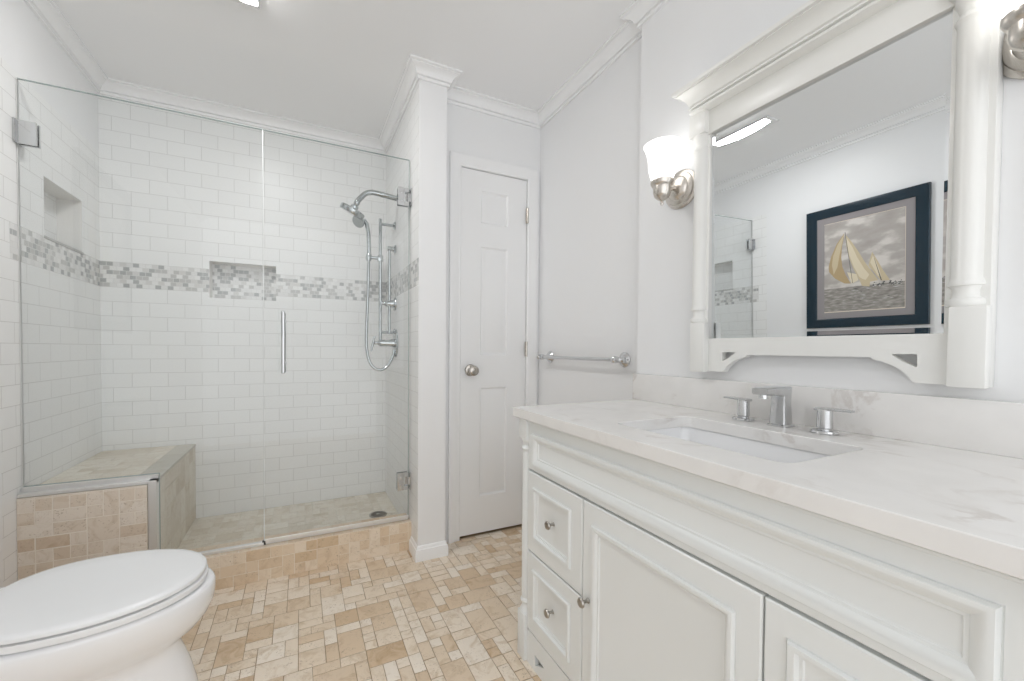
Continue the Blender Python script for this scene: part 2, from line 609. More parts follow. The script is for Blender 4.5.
# ------------------------------------------------------------------ the setting
FLOOR_SIZES = [(1, 1, 2.4), (2, 1, 3.0), (1, 2, 2.4), (2, 2, 2.6), (3, 2, 1.3), (2, 3, 1.5)]
mb = MB()
mb.faces([(XL, YF, -0.0022), (XRR, YF, -0.0022), (XRR, YD + 0.13, -0.0022), (XL, YD + 0.13, -0.0022),
          (XL, YF, -0.1), (XRR, YF, -0.1), (XRR, YD + 0.13, -0.1), (XL, YD + 0.13, -0.1)],
         [(0, 1, 2, 3), (7, 6, 5, 4), (0, 4, 5, 1), (1, 5, 6, 2), (2, 6, 7, 3), (3, 7, 4, 0)], 1)
stones(mb, lambda u, v, h: (u, v, h), XL, XRR, YF, YD + 0.012, 0.0425, FLOOR_SIZES, 11, 0, 0.0013, 0.0016)
struct(mb.build('floor', ['trav', 'grout'], angle=22))

mb = MB()
mb.box(XP - 1.6, XRR + 0.12, YF, YS + 0.12, ZC, ZC + 0.1)
struct(mb.build('ceiling', 'ceiling'))

def tiled_wall(name, f, ub, vb, cellmat, niche, depth, mats, back=0.14, band=None):
    """wall face of rectangular cells f(u,v,d), d inward; niche = (u0,u1,v0,v1)."""
    mb = MB()
    for a, b in zip(ub, ub[1:]):
        for c, d in zip(vb, vb[1:]):
            um, vm = (a + b) / 2, (c + d) / 2
            if niche and niche[0] < um < niche[1] and niche[2] < vm < niche[3]:
                continue
            mb.faces([f(a, c, 0), f(b, c, 0), f(b, d, 0), f(a, d, 0)], [(0, 1, 2, 3)], cellmat(um, vm))
    if niche:
        u0, u1, v0, v1 = niche
        c0 = [(u0, v0), (u1, v0), (u1, v1), (u0, v1)]
        for (p, q) in zip(c0, c0[1:] + c0[:1]):
            mb.faces([f(*p, 0), f(*q, 0), f(*q, depth), f(*p, depth)], [(0, 1, 2, 3)], mats.index('niche'))
        zs = [v0] + ([band[0]] if band and v0 < band[0] < v1 else []) + ([band[1]] if band and v0 < band[1] < v1 else []) + [v1]
        for c, d in zip(zs, zs[1:]):
            mi = cellmat((u0 + u1) / 2, (c + d) / 2)
            mb.faces([f(u0, c, depth), f(u1, c, depth), f(u1, d, depth), f(u0, d, depth)], [(0, 1, 2, 3)], mi)
    u0, u1, v0, v1 = ub[0], ub[-1], vb[0], vb[-1]
    mb.faces([f(u0, v0, 0), f(u1, v0, 0), f(u1, v1, 0), f(u0, v1, 0), f(u0, v0, back), f(u1, v0, back), f(u1, v1, back), f(u0, v1, back)],
             [(4, 5, 6, 7), (0, 4, 5, 1), (1, 5, 6, 2), (2, 6, 7, 3), (3, 7, 4, 0)], len(mats) - 1)
    return struct(mb.build(name, mats, doubles=1e-5))

def band_mat(side):
    return lambda um, vm: 1 if 1.367 < vm < 1.499 else (0 if vm > 1.4 else 2)

YT = 2.035      # outside the glass the tile stops here
tiled_wall('wall_shower', lambda u, v, d: (u, YS + d, v), [XL, -0.469, -0.1325, XP], [0, 1.336, 1.367, 1.499, 1.546, ZC],
           band_mat('x'), (-0.469, -0.1325, 1.336, 1.546), 0.09, ['tile_back', 'mos_back', 'tile_back_low', 'niche', 'wall'], 0.14, (1.34, 1.60))
def left_mat(um, vm):
    if um < 1.985 or vm > 2.06:
        return 4
    if 1.367 < vm < 1.499:
        return 1 if um > 2.05 else 0
    return 0 if vm > 1.4 else 2
tiled_wall('wall_left', lambda u, v, d: (XL - d, u, v), [YF, 1.985, 2.05, 2.268, 2.585, YS + 0.14], [-0.1, 1.367, 1.499, 1.503, 1.745, 2.06, ZC],
           left_mat, (2.268, 2.585, 1.503, 1.745), 0.09, ['tile_side', 'mos_side', 'tile_side_low', 'niche', 'wall'])

mb = MB()
mb.box(XL - 0.085, XL + 0.004, 2.264, 2.589, 1.4935, 1.5035, 0, 0.001, 1)
struct(mb.build('trim_3', 'sill'))

# partition between shower and closet door (tiled on the shower side)
mb = MB()
for c, d, mi in ((0, 1.367, 2), (1.367, 1.499, 1), (1.499, ZC, 0)):
    mb.faces([(XP, YP, c), (XP, YS, c), (XP, YS, d), (XP, YP, d)], [(0, 1, 2, 3)], mi)
mb.faces([(XP, YP, 0), (XPR, YP, 0), (XPR, YP, ZC), (XP, YP, ZC), (XPR, YD + 0.14, 0), (XPR, YD + 0.14, ZC), (XP, YS, 0), (XP, YS, ZC), (XPR, YS, 0), (XPR, YS, ZC)],
         [(0, 1, 2, 3), (1, 4, 5, 2), (4, 8, 9, 5), (6, 7, 9, 8), (3, 2, 5, 9, 7), (0, 6, 8, 4, 1)], 3)
struct(mb.build('wall_partition', ['tile_side', 'mos_side', 'tile_side_low', 'wall'], doubles=1e-5))

# door wall with the closet door opening
DX0, DX1, DZ1 = 0.786, 1.209, 2.046
mb = MB()
mb.box(XPR, DX0, YD, YD + 0.13, 0, ZC)
mb.box(DX1, XRR + 0.1, YD, YD + 0.13, 0, ZC)
mb.box(DX0, DX1, YD, YD + 0.13, DZ1, ZC)
struct(mb.build('wall_back', 'wall'))
mb = MB()
mb.box(XRR, XRR + 0.12, YJ, YD, 0, ZC)
struct(mb.build('wall_recess', 'wall'))
mb = MB()
mb.box(XR, XRR + 0.12, YF, YJ, 0, ZC, 0, 0.002, 1)
struct(mb.build('wall_right', 'wall'))

# crown moulding, one continuous run
CP = [(0, 2.358), (0.010, 2.358), (0.012, 2.362), (0.012, 2.368), (0.008, 2.370), (0.008, 2.373), (0.018, 2.375), (0.020, 2.380), (0.024, 2.389), (0.032, 2.398),
      (0.043, 2.405), (0.050, 2.408), (0.050, 2.411), (0.056, 2.412), (0.060, 2.414), (0.060, 2.422), (0, 2.422)]
mb = MB()
mb.sweep(CP, [(XL, YF), (XL, YS), (XP, YS), (XP, YP), (XPR, YP), (XPR, YD), (XRR, YD), (XRR, YJ), (XR, YJ), (XR, YF)])
struct(mb.build('trim_1', 'trim', angle=30))

# baseboards
BP = [(0, 0), (0.014, 0), (0.014, 0.045), (0.012, 0.050), (0.012, 0.056), (0.008, 0.060), (0.007, 0.066), (0.004, 0.072), (0, 0.074)]
mb = MB()
mb.sweep(BP, [(XP, YC - 0.002), (XP, YP), (XPR, YP), (XPR, YD - 0.02)])
struct(mb.build('baseboard_partition', 'trim', angle=30))
mb = MB()
mb.sweep(BP, [(XRR, YD - 0.02), (XRR, YJ), (XR, YJ)])
struct(mb.build('baseboard_right', 'trim', angle=30))
mb = MB()
mb.sweep(BP, [(XL, YF), (XL, 1.985)])
struct(mb.build('baseboard_left', 'trim', angle=30))

# door casing
mb = MB()
CW = 0.066
prof = [(0, 0), (0.0, 0.009), (0.006, 0.012), (0.016, 0.010), (0.03, 0.013), (0.05, 0.018), (0.058, 0.019), (0.066, 0.016), (0.066, 0)]   # (across, out)
path = [(DX0 + 0.003, 0), (DX0 + 0.003, DZ1 - 0.003), (DX1 - 0.003, DZ1 - 0.003), (DX1 - 0.003, 0)]
rings = []
for i, (px, pz) in enumerate(path):
    sx = -1 if i in (0, 1) else 1
    sz = 0 if i in (0, 3) else 1
    rings.append([(px + sx * a, YD - o, pz + sz * a) for a, o in prof])
mb.ring_loft(rings)
mb.box(DX0, DX0 + 0.003, YD, YD + 0.13, 0, DZ1)
mb.box(DX1 - 0.003, DX1, YD, YD + 0.13, 0, DZ1)
mb.box(DX0, DX1, YD, YD + 0.13, DZ1 - 0.003, DZ1)
struct(mb.build('trim_2', 'trim', angle=30))

# closet door: slab with three raised panels
dr = bpy.data.objects.new('door_1', None)
col.objects.link(dr)
dr.location = ((DX0 + DX1) / 2, YD, 0)
struct(dr)
L0, L1, B0, B1 = DX0 + 0.006, DX1 - 0.006, 0.014, 2.040
panels = [(0.912, 1.083, 1.755, 1.935), (0.912, 1.083, 1.018, 1.625), (0.912, 1.083, 0.222, 0.835)]
yf = YD + 0.006
fd = lambda u, v, h: (u, yf - h, v)
mb = MB()
us = [L0, 0.912, 1.083, L1]
vsn = sorted({B0, B1} | {p[2] for p in panels} | {p[3] for p in panels})
for a, b in zip(us, us[1:]):
    for c, d in zip(vsn, vsn[1:]):
        um, vm = (a + b) / 2, (c + d) / 2
        if any(p[0] < um < p[1] and p[2] < vm < p[3] for p in panels):
            continue
        mb.faces([fd(a, c, 0), fd(b, c, 0), fd(b, d, 0), fd(a, d, 0)], [(0, 1, 2, 3)])
for p in panels:
    mb.nested(fd, p, [(0, 0), (0.009, -0.010), (0.014, -0.010), (0.038, -0.002), (0.041, -0.001)])
o_ = [fd(L0, B0, 0), fd(L1, B0, 0), fd(L1, B1, 0), fd(L0, B1, 0)] + [fd(L0, B0, -0.035), fd(L1, B0, -0.035), fd(L1, B1, -0.035), fd(L0, B1, -0.035)]
mb.faces(o_, [(4, 5, 6, 7), (0, 4, 5, 1), (1, 5, 6, 2), (2, 6, 7, 3), (3, 7, 4, 0)])
mb.build('leaf', 'door', dr, doubles=1e-5)
mb = MB()
mb.lathe([(0.0, 0), (0.033, 0), (0.033, 0.004), (0.030, 0.008), (0.016, 0.012), (0.012, 0.020), (0.012, 0.030), (0.017, 0.036), (0.026, 0.042),
          (0.0285, 0.050), (0.027, 0.058), (0.020, 0.063), (0.010, 0.0645), (0.0, 0.065)], (0.853, yf, 0.935), (0, -1, 0), 36)
o = mb.build('doorknob', 'satin', dr)
o['label'] = 'brushed nickel round knob'
for hz in (1.835, 1.055, 0.26):
    mb = MB()
    mb.tube([(DX1 - 0.004, YD - 0.007, hz - 0.044), (DX1 - 0.004, YD - 0.007, hz + 0.044)], 0.0065, 12)
    mb.box(DX1 - 0.012, DX1 + 0.004, YD - 0.003, YD + 0.002, hz - 0.043, hz + 0.043)
    o = mb.build('hinge', 'nickel', dr)
    o['label'] = 'satin metal butt hinge'
mb = MB()
mb.box(DX0 + 0.004, DX1 - 0.004, YD + 0.045, YD + 0.13, 0, 2.04)
struct(mb.build('closet_shade', 'dark'))  # added black slab close behind the leaf, painting the unlit closet

# ------------------------------------------------------------------ shower: floor, curb, bench
SH = [(1, 1, 3), (2, 1, 3), (1, 2, 1.5), (2, 2, 2.0), (3, 2, 0.8)]
mb = MB()
mb.box(XL, XP, YC + 0.02, YS, -0.05, ZSF - 0.0015, 1)
DRX, DRY = 0.411, 2.397
stones(mb, lambda u, v, h: (u, v, ZSF + h), XL, XP, YC + 0.12, YS, 0.042, SH, 5, 0, 0.0009, 0.0012,
       keep=lambda a0, a1, b0, b1: True)
struct(mb.build('floor_shower', ['trav_shower', 'grout_grey'], angle=22))

BXR = -0.540
mb = MB()
mb.box(BXR + 0.001, XP, YC + 0.0011, YC + 0.125, 0, ZCU - 0.0011, 1)
stones(mb, lambda u, v, h: (u, YC - h, v), BXR - 0.02, XP, 0.0, ZCU, 0.0485, [(1, 1, 4), (2, 1, 2), (1, 2, 1.2), (2, 2, 0.6)], 3, 0, 0.0007, 0.0009, 0.0012)
stones(mb, lambda u, v, h: (u, v, ZCU + h), BXR, XP, YC, YC + 0.127, 0.0485, [(1, 2, 1), (2, 1, 1), (1, 1, 1)], 8, 0, 0.0007, 0.0009, 0.0012)
tag(mb.build('shower_curb', ['trav_curb', 'grout_light'], angle=22), 'low tan travertine tile curb along the foot of the shower glass', 'curb')

t = thing('shower_bench', 'built-in travertine tiled corner bench inside the shower on the left', 'bench', ((XL + BXR) / 2, 2.4, 0))
mb = MB()
mb.box(XL + 0.001, BXR - 0.024, YC + 0.0011, YC + 0.02, 0, ZB - 0.012, 1)
stones(mb, lambda u, v, h: (u, YC - h, v), XL + 0.001, BXR - 0.024, 0.0, ZB - 0.012, 0.0485,
       [(1, 1, 6), (2, 1, 1.6), (1, 2, 0.5), (2, 2, 0.4)], 21, 0, 0.0015, 0.0007, 0.0010)
o = mb.build('front_panel', ['trav_wall', 'grout_light'], t, angle=22)
o['label'] = 'warm beige square stone tiles facing the toilet'
mb = MB()
mb.box(XL + 0.001, BXR - 0.004, YC + 0.052, YS - 0.001, 0, ZB - 0.004, 1)
stones(mb, lambda u, v, h: (BXR + h, u, v), YC + 0.052, YS - 0.001, ZSF + 0.002, ZB - 0.002, 0.086, [(1, 1, 1), (1, 2, 2), (2, 1, 0.6)], 2, 0, 0.0006, 0.001)
mb.build('side_panel', ['trav_shower', 'grout_grey'], t, angle=22)
mb = MB()
fb = lambda u, v, h: (u, v, ZB + h)
stones(mb, fb, XL + 0.001, BXR - 0.085, YC + 0.053, YS - 0.001, 0.058, [(1, 1, 1), (2, 1, 3), (3, 1, 1.5)], 4, 0, 0.0006, 0.001)
mb.build('seat_top', 'trav_shower', t, angle=22)
mb = MB()
for a, b in ((YC + 0.053, 2.30), (2.30, 2.53), (2.53, YS - 0.001)):
    mb.box(BXR - 0.084, BXR + 0.002, a + 0.0006, b - 0.0006, ZB - 0.012, ZB + 0.0005, 0, 0.001, 1)
M['trim_stone'] = travertine('bench_edge_stone', [(0, (0.50, 0.48, 0.42)), (1, (0.56, 0.54, 0.48))], 0.35, 0.5)
o = mb.build('edge_trim', 'trim_stone', t)
o['label'] = 'darker grey stone edging strip'

# drain
t = thing('floor_drain', 'round dark metal drain grate in the shower floor', 'drain', (DRX, DRY, ZSF))
mb = MB()
mb.lathe([(0.0, 0.0), (0.050, 0.0), (0.050, 0.003), (0.046, 0.0045), (0.040, 0.004), (0.040, 0.001), (0.0, 0.001)], (DRX, DRY, ZSF), (0, 0, 1), 36)
mb.build('rim', 'pewter', t)
mb = MB()
for k in range(-3, 4):
    w = math.sqrt(max(0.0, 0.039 ** 2 - (k * 0.011) ** 2))
    mb.box(DRX - w, DRX + w, DRY + k * 0.011 - 0.0022, DRY + k * 0.011 + 0.0022, ZSF + 0.0015, ZSF + 0.0042)
mb.lathe([(0.012, 0.001), (0.012, 0.0047), (0.0, 0.005)], (DRX, DRY, ZSF), (0, 0, 1), 20)
mb.build('grate', 'pewter', t)
mb = MB()
mb.lathe([(0.0, 0.0008), (0.039, 0.0008), (0.039, 0.0014), (0.0, 0.0014)], (DRX, DRY, ZSF), (0, 0, 1), 30)
mb.build('drain_shade', 'dark', t)  # thin black disc painting the shade below the grate

# ------------------------------------------------------------------ shower glass
GT = 0.009
GX = -0.1515
ZT = 2.036
t = thing('fixed_glass_panel', 'fixed clear glass shower panel notched over the bench', 'glass panel', (-0.55, YG, ZCU))
fg = lambda u, v, d: (u, YG + d, v)
mb = MB()
lpoly = [(XL + 0.004, ZB + 0.022), (BXR + 0.006, ZB + 0.022), (BXR + 0.006, ZCU + 0.012), (GX - 0.002, ZCU + 0.012), (GX - 0.002, ZT), (XL + 0.004, ZT)]
mb.prism(lpoly, fg, -GT / 2, GT / 2)
o = mb.build('pane', 'glass', t)
def edge_strip(name, parent, pts, w=0.0012):
    mb = MB()
    for (a, b), (c, d) in zip(pts, pts[1:]):
        if abs(a - c) < 1e-6:
            mb.box(a - w / 2, a + w / 2, YG - GT / 2 - 0.0003, YG + GT / 2 + 0.0003, min(b, d), max(b, d))
        else:
            mb.box(min(a, c), max(a, c), YG - GT / 2 - 0.0003, YG + GT / 2 + 0.0003, b - w / 2, b + w / 2)
    o = mb.build(name, 'glass_edge', parent)
    o['label'] = 'green-grey polished glass edge'
    return o
edge_strip('polished_edge', t, [(XL + 0.004, ZT), (GX - 0.002, ZT)], 0.002)
edge_strip('polished_edge', t, [(XL + 0.004, ZB + 0.022), (BXR + 0.006, ZB + 0.022), (BXR + 0.006, ZCU + 0.012)], 0.0022)
mb = MB()
mb.box(XL, BXR + 0.006, YG - 0.034, YG + 0.012, ZB - 0.010, ZB + 0.003, 0, 0.001, 1)
mb.box(XL, BXR + 0.006, YG - 0.012, YG - 0.0055, ZB, ZB + 0.020, 0, 0.001, 1)
mb.box(BXR - 0.022, BXR + 0.006, YG - 0.038, YG + 0.010, ZCU, ZB + 0.003, 0, 0.001, 1)
mb.box(BXR + 0.004, GX - 0.002, YG - 0.011, YG + 0.011, ZCU, ZCU + 0.013, 0, 0.001, 1)
o = mb.build('channel', 'alu', t)
o['label'] = 'aluminium channel holding the glass edge'
mb = MB()
mb.box(XL, XL + 0.006, YG - 0.028, YG + 0.028, 1.797, 1.882, 0, 0.001, 1)
mb.box(XL + 0.004, XL + 0.058, YG - 0.015, YG - 0.0047, 1.797, 1.882, 0, 0.0015, 1)
mb.box(XL + 0.004, XL + 0.058, YG + 0.0047, YG + 0.015, 1.797, 1.882, 0, 0.0015, 1)
o = mb.build('wall_clip', 'chrome', t)
o['label'] = 'square chrome wall clip'
mb = MB()
mb.box(XL + 0.0005, XL + 0.004, YG - 0.004, YG + 0.004, ZB + 0.022, ZT)
mb.build('wall_seal', 'alu', t)

t = thing('glass_shower_door', 'hinged clear glass shower door with a vertical chrome pull', 'shower door', (0.18, YG, ZCU))
DG0, DG1 = GX + 0.002, XP - 0.008
mb = MB()
mb.prism([(DG0, ZCU + 0.014), (DG1, ZCU + 0.014), (DG1, ZT), (DG0, ZT)], fg, -GT / 2, GT / 2)
mb.build('pane', 'glass', t)
edge_strip('polished_edge', t, [(DG0, ZT), (DG1, ZT), (DG1, ZCU + 0.014)], 0.002)
mb = MB()
mb.box(DG0 - 0.0035, DG0 - 0.0005, YG - 0.0048, YG + 0.0048, ZCU + 0.016, ZT - 0.004)
o = mb.build('door_seal', 'seal', t)
mb = MB()
mb.box(DG0, DG1, YG - 0.0065, YG + 0.0065, ZCU + 0.001, ZCU + 0.014, 0, 0.001, 1)
mb.box(DG0, DG1, YG - 0.0095, YG - 0.0048, ZCU + 0.010, ZCU + 0.026, 0, 0.001, 1)
o = mb.build('bottom_sweep', 'alu', t)
mb = MB()
mb.box(DG0 - 0.010, DG0 + 0.004, YG - 0.010, YG + 0.007, ZCU + 0.001, ZCU + 0.018, 0, 0.001, 1)
o = mb.build('corner_stop', 'black', t)
o['label'] = 'small black corner bumper'
HX = -0.070
for s in (-1, 1):
    mb = MB()
    y1 = YG + s * 0.055
    z0, z1 = 0.945, 1.21
    pts = [(HX, YG + s * 0.005, z0 + 0.025), (HX, y1 - s * 0.02, z0 + 0.025)]
    pts = [(HX, y1, z0), (HX, y1, z1)]
    mb.tube([(HX, y1, z0 - 0.008), (HX, y1, z0 - 0.006), (HX, y1, z1 + 0.006), (HX, y1, z1 + 0.008)], [0.006, 0.0085, 0.0085, 0.006], 16)
    for zz in (z0 + 0.035, z1 - 0.035):
        mb.tube([(HX, YG + s * 0.004, zz), (HX, y1, zz)], 0.006, 12)
        mb.lathe([(0.012, 0), (0.012, 0.004), (0.006, 0.006)], (HX, YG + s * 0.0045, zz), (0, s, 0), 20)
    o = mb.build('pull_handle', 'chrome', t)
    o['label'] = 'vertical chrome bar pull'
for hz in (1.839, 0.356):
    mb = MB()
    mb.box(XP - 0.006, XP + 0.0005, YG - 0.032, YG + 0.032, hz - 0.045, hz + 0.045, 0, 0.001, 1)
    mb.box(XP - 0.016, XP - 0.004, YG - 0.012, YG + 0.012, hz - 0.022, hz + 0.022, 0, 0.001, 1)
    for s in (-1, 1):
        # split plate with a square notch round the pivot
        a, b = (YG - 0.016, YG - 0.0047) if s < 0 else (YG + 0.0047, YG + 0.016)
        pl = [(XP - 0.068, hz - 0.045), (XP - 0.012, hz - 0.045), (XP - 0.012, hz - 0.024), (XP - 0.034, hz - 0.024),
              (XP - 0.034, hz + 0.024), (XP - 0.012, hz + 0.024), (XP - 0.012, hz + 0.045), (XP - 0.068, hz + 0.045)]
        mb.prism(pl, lambda u, v, d: (u, d, v), a, b)
        for dz in (-0.02, 0.02):
            mb.lathe([(0.006, 0), (0.006, 0.002), (0.0, 0.0025)], (XP - 0.05, a if s < 0 else b, hz + dz), (0, s, 0), 14)
    mb.tube([(XP - 0.02, YG, hz - 0.03), (XP - 0.02, YG, hz + 0.03)], 0.006, 12)
    o = mb.build('hinge', 'chrome', t)
    o['label'] = 'chrome glass hinge on the tiled partition'

# ------------------------------------------------------------------ shower fittings on the partition
AY = 2.345
t = thing('overhead_shower', 'round chrome shower head tilted down on a bent arm from the wall', 'shower head', (XP, AY, 1.92))
mb = MB()
mb.lathe([(0.0, 0), (0.030, 0), (0.030, 0.004), (0.024, 0.010), (0.014, 0.014), (0.011, 0.02)], (XP, AY, 1.916), (-1, 0, 0.1), 28)
mb.build('wall_flange', 'chrome_dark', t)
mb = MB()
arm = [(XP - 0.004, AY, 1.916), (XP - 0.06, AY, 1.921), (XP - 0.12, AY, 1.927), (XP - 0.155, AY, 1.929), (XP - 0.18, AY, 1.924),
       (XP - 0.20, AY, 1.911), (XP - 0.222, AY, 1.885), (XP - 0.235, AY, 1.868)]
mb.tube(arm, 0.0145, 16)
mb.build('arm', 'chrome_dark', t)
hd = Vector((-0.42, 0.26, -0.87)).normalized()
ho = Vector((XP - 0.234, AY, 1.870))
mb = MB()
mb.lathe([(0.010, -0.004), (0.015, 0.002), (0.0165, 0.012), (0.014, 0.022), (0.013, 0.026), (0.020, 0.032), (0.021, 0.044), (0.050, 0.048), (0.064, 0.051),
          (0.068, 0.056), (0.068, 0.078), (0.066, 0.081), (0.060, 0.081), (0.0, 0.0805)], ho, hd, 40)
mb.build('spray_head', 'chrome_dark', t)

SY = 2.482
t = thing('slide_bar', 'vertical chrome slide bar mounted on the shower wall', 'slide bar', (XP, SY, 1.1))
BX = XP - 0.088
mb = MB()
mb.tube([(BX, SY, 1.095), (BX, SY, 1.83)], 0.0095, 16)
mb.build('bar', 'chrome_dark', t)
for zz in (1.800, 1.150):
    mb = MB()
    mb.tube([(XP - 0.002, SY, zz), (BX - 0.004, SY, zz)], 0.0085, 14)
    mb.lathe([(0.0, 0), (0.024, 0), (0.024, 0.005), (0.019, 0.009), (0.010, 0.013)], (XP, SY, zz), (-1, 0, 0), 24)
    mb.build('wall_mount', 'chrome_dark', t)
mb = MB()
mb.box(BX - 0.016, BX + 0.016, SY - 0.014, SY + 0.014, 1.575, 1.612, 0, 0.004, 2)
mb.tube([(BX - 0.012, SY, 1.594), (BX - 0.062, SY, 1.594)], 0.010, 14)
mb.lathe([(0.014, -0.012), (0.017, 0.0), (0.017, 0.014), (0.014, 0.026)], (BX - 0.068, SY, 1.585), (0.08, 0, 1), 20)
mb.build('holder', 'chrome_dark', t)

HXs = BX - 0.066
t = thing('hand_shower', 'chrome hand shower with hanging hose, held on the slide bar', 'hand shower', (HXs, SY, 1.56))
mb = MB()
mb.tube([(HXs - 0.002, SY, 1.568), (HXs - 0.001, SY, 1.60), (HXs, SY, 1.66), (HXs - 0.004, SY, 1.74), (HXs - 0.014, SY, 1.79), (HXs - 0.030, SY, 1.812)],
        [0.0085, 0.0105, 0.0115, 0.012, 0.013, 0.012], 16)
mb.build('handle', 'chrome_dark', t)
mb = MB()
mb.lathe([(0.012, -0.016), (0.024, -0.012), (0.036, -0.002), (0.038, 0.006), (0.035, 0.011), (0.0, 0.0105)], (HXs - 0.06, SY - 0.01, 1.796), (-0.62, -0.5, -0.60), 30)
mb.build('spray_head', 'chrome_dark', t)
mb = MB()
hose = []
ctl = [(HXs - 0.002, SY, 1.57), (HXs - 0.006, SY - 0.006, 1.40), (HXs - 0.014, SY - 0.012, 1.20), (HXs - 0.016, SY - 0.02, 1.06), (HXs + 0.004, SY - 0.03, 0.965),
       (HXs + 0.050, SY - 0.04, 0.925), (HXs + 0.10, SY - 0.04, 0.945), (HXs + 0.132, SY - 0.035, 1.0), (HXs + 0.142, SY - 0.035, 1.045)]
def catmull(P, n=8):
    P = [Vector(p) for p in P]
    P = [2 * P[0] - P[1]] + P + [2 * P[-1] - P[-2]]
    out = []
    for i in range(1, len(P) - 2):
        for k in range(n):
            s = k / n
            a, b, c, d = P[i - 1:i + 3]
            out.append(0.5 * (2 * b + (c - a) * s + (2 * a - 5 * b + 4 * c - d) * s * s + (3 * b - a - 3 * c + d) * s ** 3))
    out.append(P[-2])
    return out
mb.tube(catmull(ctl), 0.0088, 12)
mb.build('hose', 'chrome_dark', t)

t = thing('supply_riser', 'thin chrome riser pipe from round outlet to shower valves', 'riser', (XP, SY - 0.01, 1.1))
RX, RY = XP - 0.036, SY - 0.015
mb = MB()
mb.tube([(XP - 0.002, RY, 1.655), (RX - 0.012, RY, 1.655)], 0.0135, 16)
mb.lathe([(0.0, 0), (0.025, 0), (0.025, 0.006), (0.016, 0.012), (0.013, 0.02)], (XP, RY, 1.655), (-1, 0, 0), 24)
mb.build('outlet', 'chrome_dark', t)
mb = MB()
mb.tube([(RX, RY, 1.655), (RX, RY, 1.14)], 0.008, 14)
mb.build('pipe', 'chrome_dark', t)

def valve(name, label, z, plate_r, plate_sx, body, lever, yy):
    t = thing(name, label, 'shower valve', (XP, yy, z))
    mb = MB()
    mb.lathe([(0.0, 0), (plate_r, 0), (plate_r, 0.004), (plate_r * 0.93, 0.009), (plate_r * 0.5, 0.011), (0.0, 0.011)], (XP, yy, z), (-1, 0, 0), 36, sx=plate_sx)
    mb.build('escutcheon', 'chrome_dark', t)
    mb = MB()
    mb.lathe([(0.024, 0.008), (0.024, 0.03), (0.020, 0.036), (0.020, body), (0.014, body + 0.006), (0.010, body + 0.012), (0.010, body + 0.03)], (XP, yy, z), (-1, 0, 0), 24)
    mb.build('body', 'chrome_dark', t)
    mb = MB()
    x = XP - body - 0.028
    mb.tube([(x - 0.004 * k, yy, z + lever * (1 - k * 0.45)) for k in (0, 1, 2, 3, 4, 5)] if lever > 0 else
            [(x, yy, z + 0.012), (x - 0.004, yy, z - 0.02), (x - 0.012, yy, z - 0.045)],
            [0.005, 0.006, 0.007, 0.007, 0.006, 0.005] if lever > 0 else [0.006, 0.007, 0.005], 12)
    mb.build('lever', 'chrome_dark', t)
valve('diverter_valve', 'upper chrome shower valve with a short lever, below the mosaic band', 1.325, 0.042, 1.0, 0.055, 0, SY - 0.01)
valve('mixing_valve', 'lower chrome shower valve with oval plate and long lever above the hose loop', 1.085, 0.085, 0.72, 0.098, 0.04, SY - 0.035)

# ------------------------------------------------------------------ towel bar on the recessed wall
t = thing('towel_bar', 'polished chrome towel bar on the white wall beyond the counter', 'towel bar', (XRR, 1.62, 1.01))
TX = XRR - 0.058
mb = MB()
mb.tube([(TX, 1.945, 1.011), (TX, 1.305, 1.011)], 0.0085, 16)
mb.build('bar', 'chrome', t)
for yy in (1.925, 1.345):
    mb = MB()
    mb.lathe([(0.0, 0), (0.032, 0), (0.033, 0.004), (0.028, 0.009), (0.024, 0.011), (0.020, 0.018), (0.012, 0.026), (0.0105, 0.040), (0.014, 0.046), (0.016, 0.058),
              (0.014, 0.070), (0.008, 0.075), (0, 0.076)], (XRR, yy, 1.011), (-1, 0, 0), 28)
    mb.build('wall_post', 'chrome', t)
for yy, s in ((1.945, 1), (1.305, -1)):
    mb = MB()
    mb.lathe([(0.0085, -0.012), (0.013, -0.008), (0.013, 0.0), (0.009, 0.004), (0.013, 0.010), (0.011, 0.018), (0.0, 0.022)], (TX, yy, 1.011), (0, s, 0), 20)
    mb.build('finial', 'chrome', t)

# ------------------------------------------------------------------ vanity
VX = 0.690                      # face plane
V0, V1 = 0.062, 1.204           # ends of the cabinet
VC = 0.634
fv = lambda u, v, h: (VX - h, u, v)
t = thing('vanity_cabinet', 'long white vanity cabinet with raised panel drawers under the counter', 'vanity cabinet', ((VX + XR) / 2, VC, 0))
mb = MB()
mb.box(VX + 0.021, VX + 0.036, V0 + 0.02, V1 - 0.02, 0.125, 0.822)
mb.box(VX + 0.02, XR - 0.003, V1 - 0.040, V1 - 0.016, 0.0, 0.822)
mb.box(VX + 0.02, XR - 0.003, V0 + 0.016, V0 + 0.040, 0.0, 0.822)
mb.box(VX + 0.03, XR - 0.003, V0 + 0.03, V1 - 0.03, 0.10, 0.13)
mb.box(XR - 0.012, XR - 0.003, V0 + 0.03, V1 - 0.03, 0.10, 0.822)
mb.box(VX + 0.026, VX + 0.027, V0 + 0.02, V1 - 0.02, 0.0, 0.13)
mb.build('carcass', 'cab', t)
RAISED = [(0, 0), (0.0, 0.0)]
